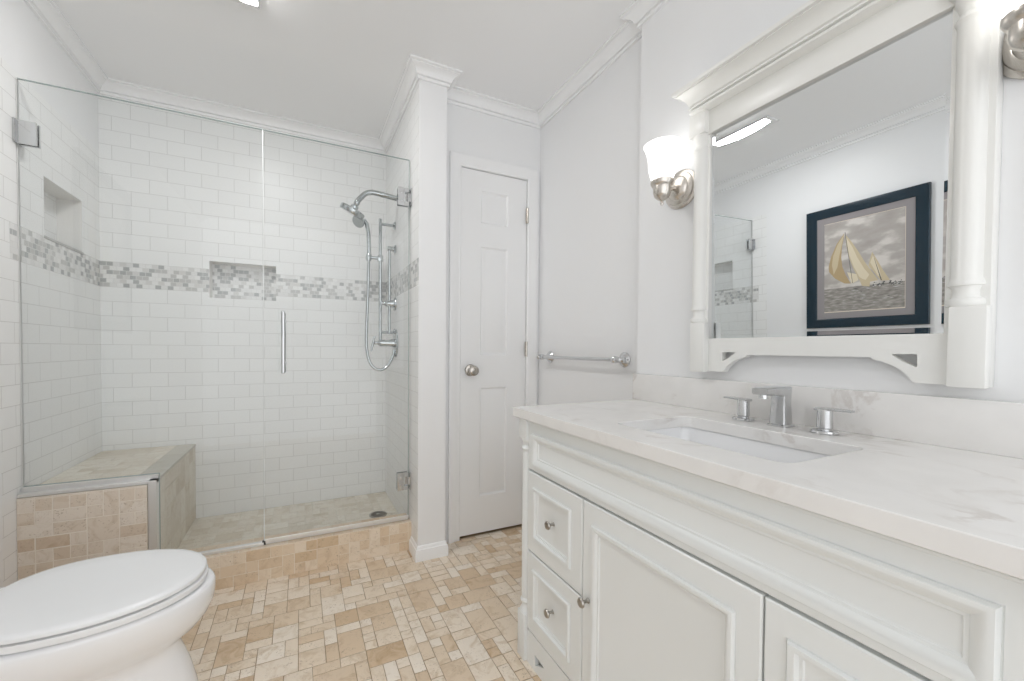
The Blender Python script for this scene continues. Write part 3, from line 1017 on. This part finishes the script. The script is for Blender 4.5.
def front(rect, ins, raise_=0.0065, mo=0.026):
    """raised-moulding panel; ins = insets of the moulding (near side, far side, bottom, top)."""
    u0, u1, v0, v1 = rect
    a0, a1, b0, b1 = u0 + ins[0], u1 - ins[1], v0 + ins[2], v1 - ins[3]
    lp = lambda p, q, r, t_, h: [fv(p, r, h), fv(q, r, h), fv(q, t_, h), fv(p, t_, h)]
    loops = [lp(u0, u1, v0, v1, -0.020), lp(u0, u1, v0, v1, -0.003), lp(u0 + 0.003, u1 - 0.003, v0 + 0.003, v1 - 0.003, 0.0), lp(a0, a1, b0, b1, 0.0)]
    for i, h in ((0.0008, -0.0012), (0.0022, -0.0012), (0.003, 0.0035), (0.005, raise_), (0.010, raise_ + 0.0006), (0.014, raise_ - 0.001), (mo - 0.010, 0.0005), (mo - 0.0085, -0.0022), (mo - 0.004, -0.0025), (mo - 0.002, -0.0055), (mo, -0.006)):
        loops.append(lp(a0 + i, a1 - i, b0 + i, b1 - i, h))
    mb = MB()
    mb.ring_loft(loops)
    return mb
def knob(y, z, parent, x=VX):
    mb = MB()
    mb.lathe([(0.007, 0.0), (0.007, 0.002), (0.004, 0.005), (0.004, 0.016), (0.009, 0.019), (0.0125, 0.022), (0.0130, 0.0245), (0.011, 0.028), (0.005, 0.0298), (0, 0.030)],
             (x, y, z), (-1, 0, 0), 26)
    o = mb.build('knob', 'pewter', parent)
    o['label'] = 'round satin metal knob'
GAP = 0.0035
A0, A1 = 0.112, 1.157           # between the corner posts
front((A0, A1, 0.655, 0.8170), (0.038, 0.026, 0.014, 0.0375), 0.0075, 0.034).box(VX - 0.006, VX, A0, A1, 0.8105, 0.8160, 0, 0.001, 1).build('apron', 'cab', t)
D0, D1 = 0.8665, 0.401
for (y0, y1) in ((D0 + GAP, A1), (A0, D1 - GAP)):
    for (z0, z1) in ((0.383, 0.6485), (0.115, 0.378)):
        d = front((y0, y1, z0, z1), (0.046, 0.034, 0.046, 0.044)).build('drawer', 'cab', t)
        knob((y0 + y1) / 2, (z0 + z1) / 2 + 0.006, d, VX + 0.0085)
d = front((D1, D0, 0.115, 0.6485), (0.042, 0.036, 0.05, 0.05), 0.0065, 0.030).build('cabinet_door', 'cab', t)
knob(D0 - 0.026, 0.388, d)
# pierced base rail
def mir(p):
    return [(2 * VC - a, b) for a, b in p]
cut = [(1.108, 0.054), (1.050, 0.050), (1.106, 0.018)]
cut2 = [(1.030, 0.078), (0.985, 0.078), (0.985, 0.050), (1.02, 0.040)]
mb = MB()
arch = [(A1, 0.0), (A1, 0.111), (A0, 0.111), (A0, 0.0), (A0 + 0.17, 0.0)] + [(A0 + 0.17 + 0.10 * k / 8, 0.035 * math.sin(PI / 2 * k / 8)) for k in range(1, 9)] + \
       [(A1 - 0.17 - 0.10 * k / 8, 0.035 * math.sin(PI / 2 * k / 8)) for k in range(8, 0, -1)] + [(A1 - 0.17, 0.0)]
mb.prism(arch, fv, -0.018, -0.002, 0, [cut, mir(cut)[::-1]])
mb.build('base_rail', 'cab', t)
for yc in (V1 - 0.024, V0 + 0.024):
    mb = MB()
    xf = 0.680
    xc = xf + 0.024
    mb.box(xf, xf + 0.05, yc - 0.0225, yc + 0.0225, 0.752, 0.822, 0, 0.002)
    mb.box(xf, xf + 0.05, yc - 0.0225, yc + 0.0225, 0.0, 0.158, 0, 0.002)
    mb.lathe([(0.0235, 0.752), (0.0235, 0.746), (0.020, 0.742), (0.017, 0.736), (0.0165, 0.728), (0.020, 0.724), (0.0225, 0.718), (0.020, 0.712), (0.0175, 0.709),
              (0.0185, 0.690), (0.0195, 0.45), (0.0185, 0.222), (0.0175, 0.205), (0.020, 0.202), (0.0225, 0.196), (0.020, 0.190), (0.0165, 0.186), (0.017, 0.178), (0.020, 0.170),
              (0.0235, 0.164), (0.0235, 0.158)], (xc, yc, 0), (0, 0, 1), 28)
    mb.build('corner_post', 'cab', t)

# countertop with sink cut-out
ZT0, ZT1 = 0.822, 0.854
SX0, SX1, SY0, SY1 = 0.777, 1.062, 0.414, 0.848
mb = MB()
hole = rounded(SX0, SX1, SY0, SY1, 0.028, 6)
mb.prism([(0.665, 0.026), (XR - 0.002, 0.026), (XR - 0.002, 1.2215), (0.665, 1.2215)], lambda u, v, d: (u, v, d), ZT0, ZT1, 0, [hole[::-1]])
o = mb.build('countertop', 'quartz', angle=40)
bv = o.modifiers.new('bevel', 'BEVEL')
bv.width = 0.0018
bv.segments = 2
bv.limit_method = 'ANGLE'
bv.angle_limit = math.radians(50)
tag(o, 'pale quartz countertop with faint veins on the white vanity', 'countertop')
mb = MB()
mb.box(XR - 0.021, XR - 0.001, 0.026, 1.2335, ZT1, 0.9585, 0, 0.0015)
tag(mb.build('backsplash', 'quartz'), 'low pale quartz backsplash strip standing behind the faucet', 'backsplash')

t = thing('undermount_sink', 'white rectangular sink basin set below the countertop', 'sink', ((SX0 + SX1) / 2, (SY0 + SY1) / 2, 0.70))
mb = MB()
def rr(e, z, r):
    return [(a, b, z) for a, b in rounded(SX0 - e, SX1 + e, SY0 - e, SY1 + e, r, 6)]
rings = [rr(0.03, ZT0 - 0.018, 0.05), rr(0.03, ZT0 - 0.0005, 0.05), rr(0.006, ZT0 - 0.0005, 0.034), rr(0.004, ZT0 - 0.006, 0.034), rr(-0.004, ZT0 - 0.06, 0.034), rr(-0.012, ZT0 - 0.105, 0.036),
         rr(-0.026, ZT0 - 0.124, 0.04), rr(-0.06, ZT0 - 0.132, 0.04), rr(-0.12, ZT0 - 0.137, 0.014)]
mb.ring_loft(rings, 0, False, True)
rings = [rr(0.03, ZT0 - 0.018, 0.05), rr(0.012, ZT0 - 0.02, 0.04), rr(0.008, ZT0 - 0.10, 0.04), rr(-0.03, ZT0 - 0.145, 0.04)]
mb.ring_loft(rings, 0, False, True)
mb.build('basin', 'ceramic', t, doubles=1e-5)
mb = MB()
mb.lathe([(0.0, 0), (0.026, 0), (0.026, 0.003), (0.022, 0.0045), (0.018, 0.003), (0.0, 0.0045)], ((SX0 + SX1) / 2 + 0.02, VC, ZT0 - 0.1372), (0, 0, 1), 28)
o = mb.build('drain', 'chrome', t)
o['label'] = 'chrome drain'

# faucet
FX = 1.158
def sq(x, y, z, hx, hy, r=0.006):
    return [(x + a, y + b, z) for a, b in rounded(-hx, hx, -hy, hy, r, 4)]
t = thing('faucet', 'chrome widespread faucet with two lever handles behind the sink', 'faucet', (FX, 0.635, ZT1))
mb = MB()
mb.ring_loft([sq(FX, 0.635, ZT1, 0.025, 0.0245), sq(FX, 0.635, ZT1 + 0.004, 0.025, 0.0245), sq(FX, 0.635, ZT1 + 0.007, 0.020, 0.020), sq(FX, 0.635, ZT1 + 0.06, 0.0175, 0.0175),
              sq(FX - 0.002, 0.635, ZT1 + 0.085, 0.0185, 0.0185), sq(FX - 0.003, 0.635, ZT1 + 0.103, 0.020, 0.0195), sq(FX - 0.003, 0.635, ZT1 + 0.106, 0.018, 0.018)])
mb.build('body', 'chrome', t)
mb = MB()
fs = lambda x, zc, hz, hy: [(x, 0.635 + a, zc + b) for a, b in rounded(-hy, hy, -hz, hz, 0.005, 4)]
mb.ring_loft([fs(FX - 0.008, ZT1 + 0.093, 0.0135, 0.0195), fs(FX - 0.045, ZT1 + 0.095, 0.0115, 0.0195), fs(FX - 0.085, ZT1 + 0.0955, 0.0095, 0.0195), fs(FX - 0.094, ZT1 + 0.0955, 0.008, 0.0195)])
mb.build('spout', 'chrome', t)
mb = MB()
mb.tube([(FX - 0.078, 0.635, ZT1 + 0.09), (FX - 0.078, 0.635, ZT1 + 0.077)], 0.0105, 18)
mb.build('aerator', 'chrome', t)
def handle(y, s, label):
    x = FX - 0.002
    mb = MB()
    mb.lathe([(0.014, 0.009), (0.014, 0.012), (0.0165, 0.014), (0.0155, 0.035), (0.0155, 0.058), (0.014, 0.060), (0, 0.0602)], (x, y, ZT1), (0, 0, 1), 28)
    h = mb.build('handle', 'chrome', t)
    h['label'] = label
    mb = MB()
    mb.lathe([(0.0, 0), (0.027, 0), (0.028, 0.003), (0.026, 0.007), (0.017, 0.009), (0.0, 0.009)], (x, y, ZT1), (0, 0, 1), 32)
    mb.build('base_ring', 'chrome', h)
    mb = MB()
    fl = lambda yy, zc, hz, hx: [(x + a, yy, zc + b) for a, b in rounded(-hx, hx, -hz, hz, min(hz, hx) * 0.7, 3)]
    mb.ring_loft([fl(y - s * 0.016, ZT1 + 0.0585, 0.0035, 0.014), fl(y + s * 0.01, ZT1 + 0.0595, 0.0035, 0.0135), fl(y + s * 0.034, ZT1 + 0.0605, 0.003, 0.010), fl(y + s * 0.055, ZT1 + 0.060, 0.0025, 0.0085)])
    mb.build('lever', 'chrome', h)
handle(0.734, 1, 'chrome lever handle on the towel bar side of the spout')
handle(0.535, -1, 'chrome lever handle on the side of the spout away from the towel bar')

# ------------------------------------------------------------------ vanity mirror
MY = 0.618
Q0, Q1 = 0.2935, 0.951
t = thing('vanity_mirror', 'large white framed wall mirror with turned side columns and a cornice', 'mirror', (XR, MY, 0.985))
fm = lambda u, v, h: (XR - h, u, v)
G0, G1, GZ0, GZ1 = 0.352, 0.8985, 1.084, 1.772
mb = MB()
mb.box(XR - 0.010, XR - 0.001, Q0 + 0.01, Q1 - 0.01, 1.06, 1.86)
mb.build('backboard', 'frame', t)
# silvered plate leaning slightly forward at the top, with a bevelled border
TL = math.radians(1.2)
def fmir(u, v, h):
    return (XR - 0.0125 - h - (v - GZ0) * math.tan(TL), u, v)
mb = MB()
ml = lambda i, ib, h: [fmir(G0 + i, GZ0 + ib, h), fmir(G1 - i, GZ0 + ib, h), fmir(G1 - i, GZ1 - i, h), fmir(G0 + i, GZ1 - i, h)]
mb.ring_loft([ml(0, 0, -0.002), ml(0, 0, 0.0006), ml(0.0135, 0.023, 0.0), ml(0.0137, 0.0232, 0.0)])
o = mb.build('mirror_plate', 'mirror', t, angle=0.2)
o['label'] = 'bevelled silver mirror glass'
# stiles with a bead
for a, b, bead in ((Q0, 0.3565, 0), (0.894, Q1, 0)):
    mb = MB()
    mb.box(XR - 0.033, XR - 0.001, a, b, 0.985, 1.84, 0, 0.002)
    mb.build('stile', 'frame', t)
# columns
for yc, yb in ((0.3265, 0.318), (0.926, 0.916)):
    mb = MB()
    xc = XR - 0.032
    R = 0.0225
    mb.lathe([(R * 1.08, 1.145), (R * 1.2, 1.149), (R * 1.22, 1.154), (R * 1.16, 1.160), (R * 0.98, 1.162), (R * 0.86, 1.168), (R * 0.86, 1.180), (R * 0.97, 1.186), (R * 1.12, 1.187), (R * 1.17, 1.192), (R * 1.1, 1.198), (R, 1.203),
              (R, 1.706), (R * 1.05, 1.710), (R * 1.16, 1.717), (R * 1.05, 1.724), (R * 0.9, 1.728), (R * 0.88, 1.736), (R * 1.0, 1.746), (R * 1.14, 1.752), (R * 1.18, 1.760), (R * 1.18, 1.766)],
             (xc, yc, 0), (0, 0, 1), 36)
    mb.build('column', 'frame', t)
    mb = MB()
    mb.box(XR - 0.056, XR - 0.028, yb - 0.0262, yb + 0.0262, 0.983, 1.146, 0, 0.003)
    mb.build('lower_block', 'frame', t)
    mb = MB()
    mb.box(XR - 0.060, XR - 0.028, yc - 0.029, yc + 0.029, 1.765, 1.838, 0, 0.002)
    mb.build('upper_block', 'frame', t)
# header
mb = MB()
mb.box(XR - 0.040, XR - 0.001, 0.292, 0.944, 1.761, 1.838, 0, 0.0015)
mb.build('frieze', 'frame', t)
prof = [(0.0, 1.836), (0.070, 1.836), (0.075, 1.838), (0.076, 1.843), (0.073, 1.846), (0.067, 1.847), (0.067, 1.851), (0.077, 1.852), (0.077, 1.857), (0.071, 1.858), (0.071, 1.861),
        (0.076, 1.864), (0.080, 1.872), (0.088, 1.882), (0.099, 1.890), (0.109, 1.893), (0.112, 1.894), (0.112, 1.897), (0.122, 1.898), (0.124, 1.902), (0.124, 1.908), (0.0, 1.908)]
mb = MB()
ce = 0.0
PA = [(XR - 0.001, 0.945), (XR - 0.0011, 0.945)]
def corn(o_, z):
    k = o_
    e = max(0.0, o_ - 0.066) * 0.6
    return [(XR - 0.001, 0.940 + e, z), (XR - k, 0.940 + e, z), (XR - k, 0.296 - e, z), (XR - 0.001, 0.296 - e, z)]
mb.ring_loft([corn(max(a, 0.066) if 0 < i < len(prof) - 1 else 0.06, z) for i, (a, z) in enumerate(prof)], 0, True, True)
mb.build('cornice', 'frame', t, angle=30)
# pierced lower rail
half = [(MY, 1.100), (0.870, 1.100), (0.900, 1.100), (0.900, 0.988), (0.822, 0.988)]
curve = [(0.832, 0.994), (0.825, 1.004), (0.814, 1.015), (0.800, 1.024), (0.784, 1.031), (0.767, 1.035), (0.764, 1.041), (MY, 1.041)]
h_ = [(0.890, 1.093), (0.890, 0.986), (0.836, 0.986)] + curve[:-1]
rail = h_ + [(2 * MY - a, b) for a, b in h_[::-1]]
def soft(tri, r=0.006):
    out = []
    n = len(tri)
    for i in range(n):
        p, a, b = Vector(tri[i]), Vector(tri[i - 1]), Vector(tri[(i + 1) % n])
        d0, d1 = (a - p).normalized() * r, (b - p).normalized() * r
        for k in range(5):
            s = k / 4
            q = (p + d0) * (1 - s) ** 2 + p * 2 * s * (1 - s) + (p + d1) * s * s
            out.append((q.x, q.y))
    return out
tri = soft([(0.842, 1.049), (0.842, 1.019), (0.818, 1.033), (0.797, 1.049)], 0.005)
mb = MB()
mb.prism(rail, fm, 0.012, 0.034, 0, [tri, [(2 * MY - a, b) for a, b in tri][::-1]])
mb.build('lower_rail', 'frame', t)

# ------------------------------------------------------------------ wall sconces
def sconce(y, label):
    z = 1.634
    t = thing('wall_sconce', label, 'wall sconce', (XR, y, z), 'sconces either side of the vanity mirror')
    mb = MB()
    mb.lathe([(0.0, 0), (0.068, 0), (0.068, 0.006), (0.062, 0.010), (0.058, 0.011), (0.056, 0.016), (0.046, 0.021), (0.043, 0.022), (0.040, 0.028), (0.026, 0.038), (0.0, 0.041)],
             (XR, y, z), (-1, 0, 0), 44)
    for dy in (-0.030, 0.030):
        mb.lathe([(0.004, 0), (0.0045, 0.006), (0.0, 0.008)], (XR - 0.026, y + dy, z), (-1, 0, 0), 12)
    mb.build('backplate', 'nickel', t)
    cx = XR - 0.098
    mb = MB()
    mb.tube(catmull([(XR - 0.03, y, z), (XR - 0.056, y, z - 0.004), (XR - 0.078, y, z - 0.018), (cx, y, z - 0.030)], 6), 0.009, 14)
    mb.build('arm', 'nickel', t)
    mb = MB()
    mb.lathe([(0.0, -0.072), (0.004, -0.071), (0.006, -0.065), (0.004, -0.060), (0.006, -0.056), (0.016, -0.050), (0.026, -0.040), (0.030, -0.026), (0.030, -0.008), (0.034, -0.004),
              (0.0385, 0.004), (0.0385, 0.012), (0.035, 0.014), (0.0, 0.014)], (cx, y, z), (0, 0, 1), 32)
    mb.build('socket_cup', 'nickel', t)
    mb = MB()
    pr = [(0.033, 0.008), (0.0355, 0.018), (0.041, 0.035), (0.0455, 0.055), (0.047, 0.075), (0.0485, 0.095), (0.0525, 0.112), (0.058, 0.126), (0.063, 0.136)]
    inner = [(r - 0.003, h) for r, h in pr[::-1]]
    mb.lathe(pr + inner, (cx, y, z), (0, 0, 1), 40, cap=False)
    o = mb.build('shade', 'shade', t, angle=60)
    o['label'] = 'frosted white bell glass shade, lit'
    return t
sconce(1.030, 'lit bell-shaded sconce on the towel bar side of the mirror')
sconce(0.238, 'lit sconce cut by the right frame edge, beside the nearer mirror column')

# ------------------------------------------------------------------ framed picture on the left wall (seen in the mirror)
t = thing('framed_picture', 'dark navy framed sailing picture with grey mat, reflected in the mirror', 'picture', (XL, 1.375, 1.13))
fp = lambda u, v, h: (XL + h, u, v)
PY0, PY1, PZ0, PZ1 = 1.055, 1.695, 1.130, 1.967
mb = MB()
mb.nested(fp, (PY0, PY1, PZ0, PZ1), [(0, 0.020), (0.003, 0.024), (0.014, 0.026), (0.055, 0.020), (0.060, 0.018), (0.064, 0.012)], 0, False, 0.001)
mb.build('frame', 'pframe', t)
A_ = (1.165, 1.598, 1.243, 1.857)
mb = MB()
mb.nested(fp, (PY0 + 0.062, PY1 - 0.062, PZ0 + 0.062, PZ1 - 0.062), [(0.0, 0.010), (0.045, 0.010)], 0, False)
mb.nested(fp, (A_[0] - 0.006, A_[1] + 0.006, A_[2] - 0.006, A_[3] + 0.006), [(0, 0.0098), (0.006, 0.0085)], 1, False)
def frame_fill(mb, o_, i_, h, mi):
    (a, b, c, d), (e, f, g, k) = o_, i_
    mb.faces([fp(a, c, h), fp(b, c, h), fp(b, d, h), fp(a, d, h), fp(e, g, h), fp(f, g, h), fp(f, k, h), fp(e, k, h)],
             [(0, 1, 5, 4), (1, 2, 6, 5), (2, 3, 7, 6), (3, 0, 4, 7)], mi)
frame_fill(mb, (PY0 + 0.06, PY1 - 0.06, PZ0 + 0.06, PZ1 - 0.06), (A_[0] - 0.006, A_[1] + 0.006, A_[2] - 0.006, A_[3] + 0.006), 0.0102, 0)
mb.build('mat_board', ['pmat', 'pcream'], t)
mb = MB()
def pu(u, v, h=0):
    return (XL + 0.008 + h, A_[0] + u * (A_[1] - A_[0]), A_[2] + v * (A_[3] - A_[2]))
HZ = 0.262
mb.faces([pu(0, HZ), pu(1, HZ), pu(1, 1), pu(0, 1)], [(0, 1, 2, 3)], 0)
mb.faces([pu(0, 0), pu(1, 0), pu(1, HZ), pu(0, HZ)], [(0, 1, 2, 3)], 1)
def ppoly(pts, mi, h):
    b = bmesh.new()
    v = [b.verts.new(pu(*p, h)) for p in pts]
    e = [b.edges.new((v[i], v[(i + 1) % len(v)])) for i in range(len(v))]
    bmesh.ops.triangle_fill(b, use_beauty=True, use_dissolve=False, edges=e)
    for q in b.faces:
        q.material_index = mi
    mb.merge(b)
spin = [(0.71, 0.866), (0.811, 0.759), (0.888, 0.622), (0.919, 0.518), (0.914, 0.458), (0.83, 0.373), (0.708, 0.306), (0.625, 0.298), (0.69, 0.396), (0.736, 0.495), (0.751, 0.603), (0.741, 0.72), (0.717, 0.822)]
main = [(0.695, 0.845), (0.614, 0.752), (0.532, 0.635), (0.451, 0.508), (0.357, 0.383), (0.293, 0.301), (0.389, 0.293), (0.487, 0.283), (0.529, 0.339), (0.597, 0.464), (0.657, 0.603), (0.685, 0.725)]
jib = [(0.674, 0.428), (0.556, 0.394), (0.53, 0.326), (0.613, 0.296), (0.646, 0.365)]
hull = [(0.528, 0.352), (0.388, 0.298), (0.397, 0.244), (0.488, 0.259)]
sec = [(0.368, 0.611), (0.299, 0.5), (0.236, 0.393), (0.16, 0.287), (0.266, 0.293), (0.337, 0.381), (0.41, 0.466), (0.388, 0.55)]
gap_ = [(0.368, 0.611), (0.252, 0.296), (0.266, 0.298)]
foam = [(0.478, 0.13), (0.313, 0.142), (0.128, 0.122), (0.027, 0.094), (0.052, 0.06), (0.314, 0.08), (0.453, 0.098)]
crew = [(0.376, 0.272), (0.227, 0.287), (0.123, 0.283), (0.022, 0.261), (0.022, 0.235), (0.176, 0.228), (0.391, 0.236)]
ppoly(spin, 3, 0.0003)
ppoly([(0.71, 0.86), (0.80, 0.75), (0.86, 0.63), (0.875, 0.53), (0.85, 0.42), (0.80, 0.50), (0.775, 0.62), (0.745, 0.74)], 2, 0.0004)
ppoly(main, 2, 0.0003)
ppoly([(0.690, 0.82), (0.61, 0.70), (0.55, 0.58), (0.46, 0.44), (0.40, 0.37), (0.45, 0.31), (0.52, 0.36), (0.59, 0.48), (0.65, 0.62)], 4, 0.0004)
ppoly(jib, 4, 0.0004)
ppoly(hull, 2, 0.0005)
ppoly(sec, 2, 0.0003)
ppoly([(0.355, 0.57), (0.32, 0.50), (0.28, 0.40), (0.26, 0.33), (0.30, 0.35), (0.36, 0.45), (0.39, 0.50)], 4, 0.0004)
ppoly(gap_, 5, 0.0005)
for k in range(46):
    a, b = random.uniform(0.02, 0.40), 0.25 + random.uniform(-0.012, 0.03)
    s_ = random.uniform(0.006, 0.016)
    ppoly([(a - s_, b), (a - s_ * 0.3, b + s_ * 0.8), (a + s_, b + s_ * 0.3), (a + s_ * 0.2, b - s_ * 0.5)], 5 if k % 5 < 3 else 6, 0.0005 + k * 1e-6)
for k in range(26):
    a, b = random.uniform(0.03, 0.6), random.uniform(0.07, 0.24)
    s = random.uniform(0.012, 0.04)
    ppoly([(a - s, b), (a, b + s * 0.14), (a + s, b + 0.002), (a, b - s * 0.12)], 6 if k % 4 else 5, 0.0007)
ppoly([(0.705, 0.875), (0.698, 0.875), (0.60, 0.30), (0.606, 0.30)], 5, 0.0006)
o = mb.build('print', ['psky', 'psea', 'sail', 'sail2', 'sail_light', 'pdark', 'pfoam'], t)
o['label'] = 'sepia picture of yachts with cream sails on a choppy sea'

# ------------------------------------------------------------------ toilet
TY = 1.378
t = thing('toilet', 'white elongated toilet with closed lid at the lower left', 'toilet', (-0.55, TY, 0))
def egg(z, xf, xb, hw, n=56, back=2.6, c=None):
    """egg outline: pointed-round front towards +x, squarer back."""
    xm = c if c is not None else xb + (xf - xb) * 0.44
    out = []
    for k in range(n):
        a = 2 * PI * k / n
        ca, sa = math.cos(a), math.sin(a)
        if ca >= 0:
            x = xm + (xf - xm) * abs(ca) ** (2 / 2.05)
            y = hw * math.copysign(abs(sa) ** (2 / 2.05), sa)
        else:
            x = xm - (xm - xb) * abs(ca) ** (2 / back)
            y = hw * math.copysign(abs(sa) ** (2 / back), sa)
        out.append((x, TY + y, z))
    return out
mb = MB()
mb.ring_loft([egg(0.0, -0.262, -0.83, 0.125, back=3.4), egg(0.012, -0.258, -0.83, 0.126, back=3.4), egg(0.06, -0.262, -0.83, 0.121, back=3.4), egg(0.11, -0.270, -0.83, 0.116, back=3.4),
              egg(0.166, -0.284, -0.82, 0.111, back=3.2), egg(0.205, -0.298, -0.82, 0.109, back=3.0), egg(0.232, -0.308, -0.815, 0.113, back=2.9), egg(0.248, -0.300, -0.81, 0.124, back=2.8),
              egg(0.275, -0.264, -0.81, 0.150, back=2.7), egg(0.305, -0.240, -0.80, 0.167, back=2.6), egg(0.335, -0.228, -0.79, 0.178, back=2.6), egg(0.360, -0.224, -0.785, 0.183, back=2.6),
              egg(0.380, -0.225, -0.78, 0.185), egg(0.388, -0.229, -0.78, 0.182), egg(0.3905, -0.240, -0.775, 0.172)])
mb.build('bowl', 'ceramic', t, angle=60)
mb = MB()
mb.ring_loft([egg(0.3945, -0.256, -0.69, 0.172), egg(0.3955, -0.244, -0.70, 0.181), egg(0.408, -0.242, -0.70, 0.183), egg(0.4115, -0.244, -0.70, 0.182), egg(0.4125, -0.257, -0.695, 0.174)])
o = mb.build('seat', 'seat', t, angle=60)
mb = MB()
mb.ring_loft([egg(0.4165, -0.260, -0.69, 0.170), egg(0.4175, -0.246, -0.70, 0.182), egg(0.426, -0.245, -0.70, 0.183), egg(0.4305, -0.249, -0.70, 0.179), egg(0.4325, -0.262, -0.69, 0.168),
              egg(0.434, -0.33, -0.64, 0.12), egg(0.4345, -0.42, -0.56, 0.05)])
mb.build('lid', 'seat', t, angle=60)
for s in (-1, 1):
    mb = MB()
    mb.box(-0.735, -0.69, TY + s * 0.075 - 0.018, TY + s * 0.075 + 0.018, 0.393, 0.428, 0, 0.006, 3)
    mb.build('seat_hinge', 'seat', t)
mb = MB()
b0 = bmesh.new()
def trect(z, e, r):
    return [(a, b, z) for a, b in rounded(XL + 0.012 - e, -0.768 + e, TY - 0.205 - e, TY + 0.205 + e, r, 5)]
mb.ring_loft([trect(0.385, -0.02, 0.03), trect(0.40, -0.008, 0.035), trect(0.55, -0.002, 0.035), trect(0.715, 0.004, 0.035), trect(0.720, 0.0, 0.035)])
mb.build('tank', 'ceramic', t, angle=60)
mb = MB()
mb.ring_loft([trect(0.7205, 0.006, 0.035), trect(0.7225, 0.010, 0.036), trect(0.742, 0.010, 0.036), trect(0.750, 0.005, 0.034), trect(0.752, -0.01, 0.03)])
mb.build('tank_lid', 'ceramic', t, angle=60)
mb = MB()
mb.lathe([(0.0, 0), (0.014, 0), (0.014, 0.006), (0.008, 0.010), (0.008, 0.018), (0, 0.019)], (-0.767, TY - 0.15, 0.66), (1, 0, 0), 20)
mb.tube([(-0.753, TY - 0.15, 0.66), (-0.750, TY - 0.115, 0.656), (-0.752, TY - 0.08, 0.650)], [0.006, 0.0065, 0.008], 12)
o = mb.build('flush_lever', 'chrome', t)
o['label'] = 'chrome flush lever'

# ------------------------------------------------------------------ ceiling light
LX0, LX1, LY0, LY1 = -0.150, -0.245, 1.53, 1.868
t = thing('ceiling_light', 'low white ceiling light with a curved glowing lens', 'ceiling light', (-0.18, 1.70, ZC))
mb = MB()
mb.box(LX0 - 0.110, LX0 + 0.006, LY0 - 0.02, LY1 + 0.02, ZC - 0.012, ZC - 0.0005, 0, 0.003, 2)
mb.build('housing', 'fixture', t)
mb = MB()
n = 16
ym, hl = (LY0 + LY1) / 2, (LY1 - LY0) / 2
def lens(e, z):
    pts = [(LX0 - e, ym - hl + e, z), (LX0 - e, ym + hl - e, z)]
    for k in range(n + 1):
        s = 1 - 2 * k / n
        pts.append((LX0 - 0.055 - 0.040 * (1 - s * s) + e * 0.8, ym + s * (hl - e), z))
    return pts
mb.ring_loft([lens(0.0, ZC - 0.0115), lens(0.002, ZC - 0.0145), lens(0.008, ZC - 0.0165)])
o = mb.build('lens', 'lens', t, angle=40)
o['label'] = 'glowing white lens'
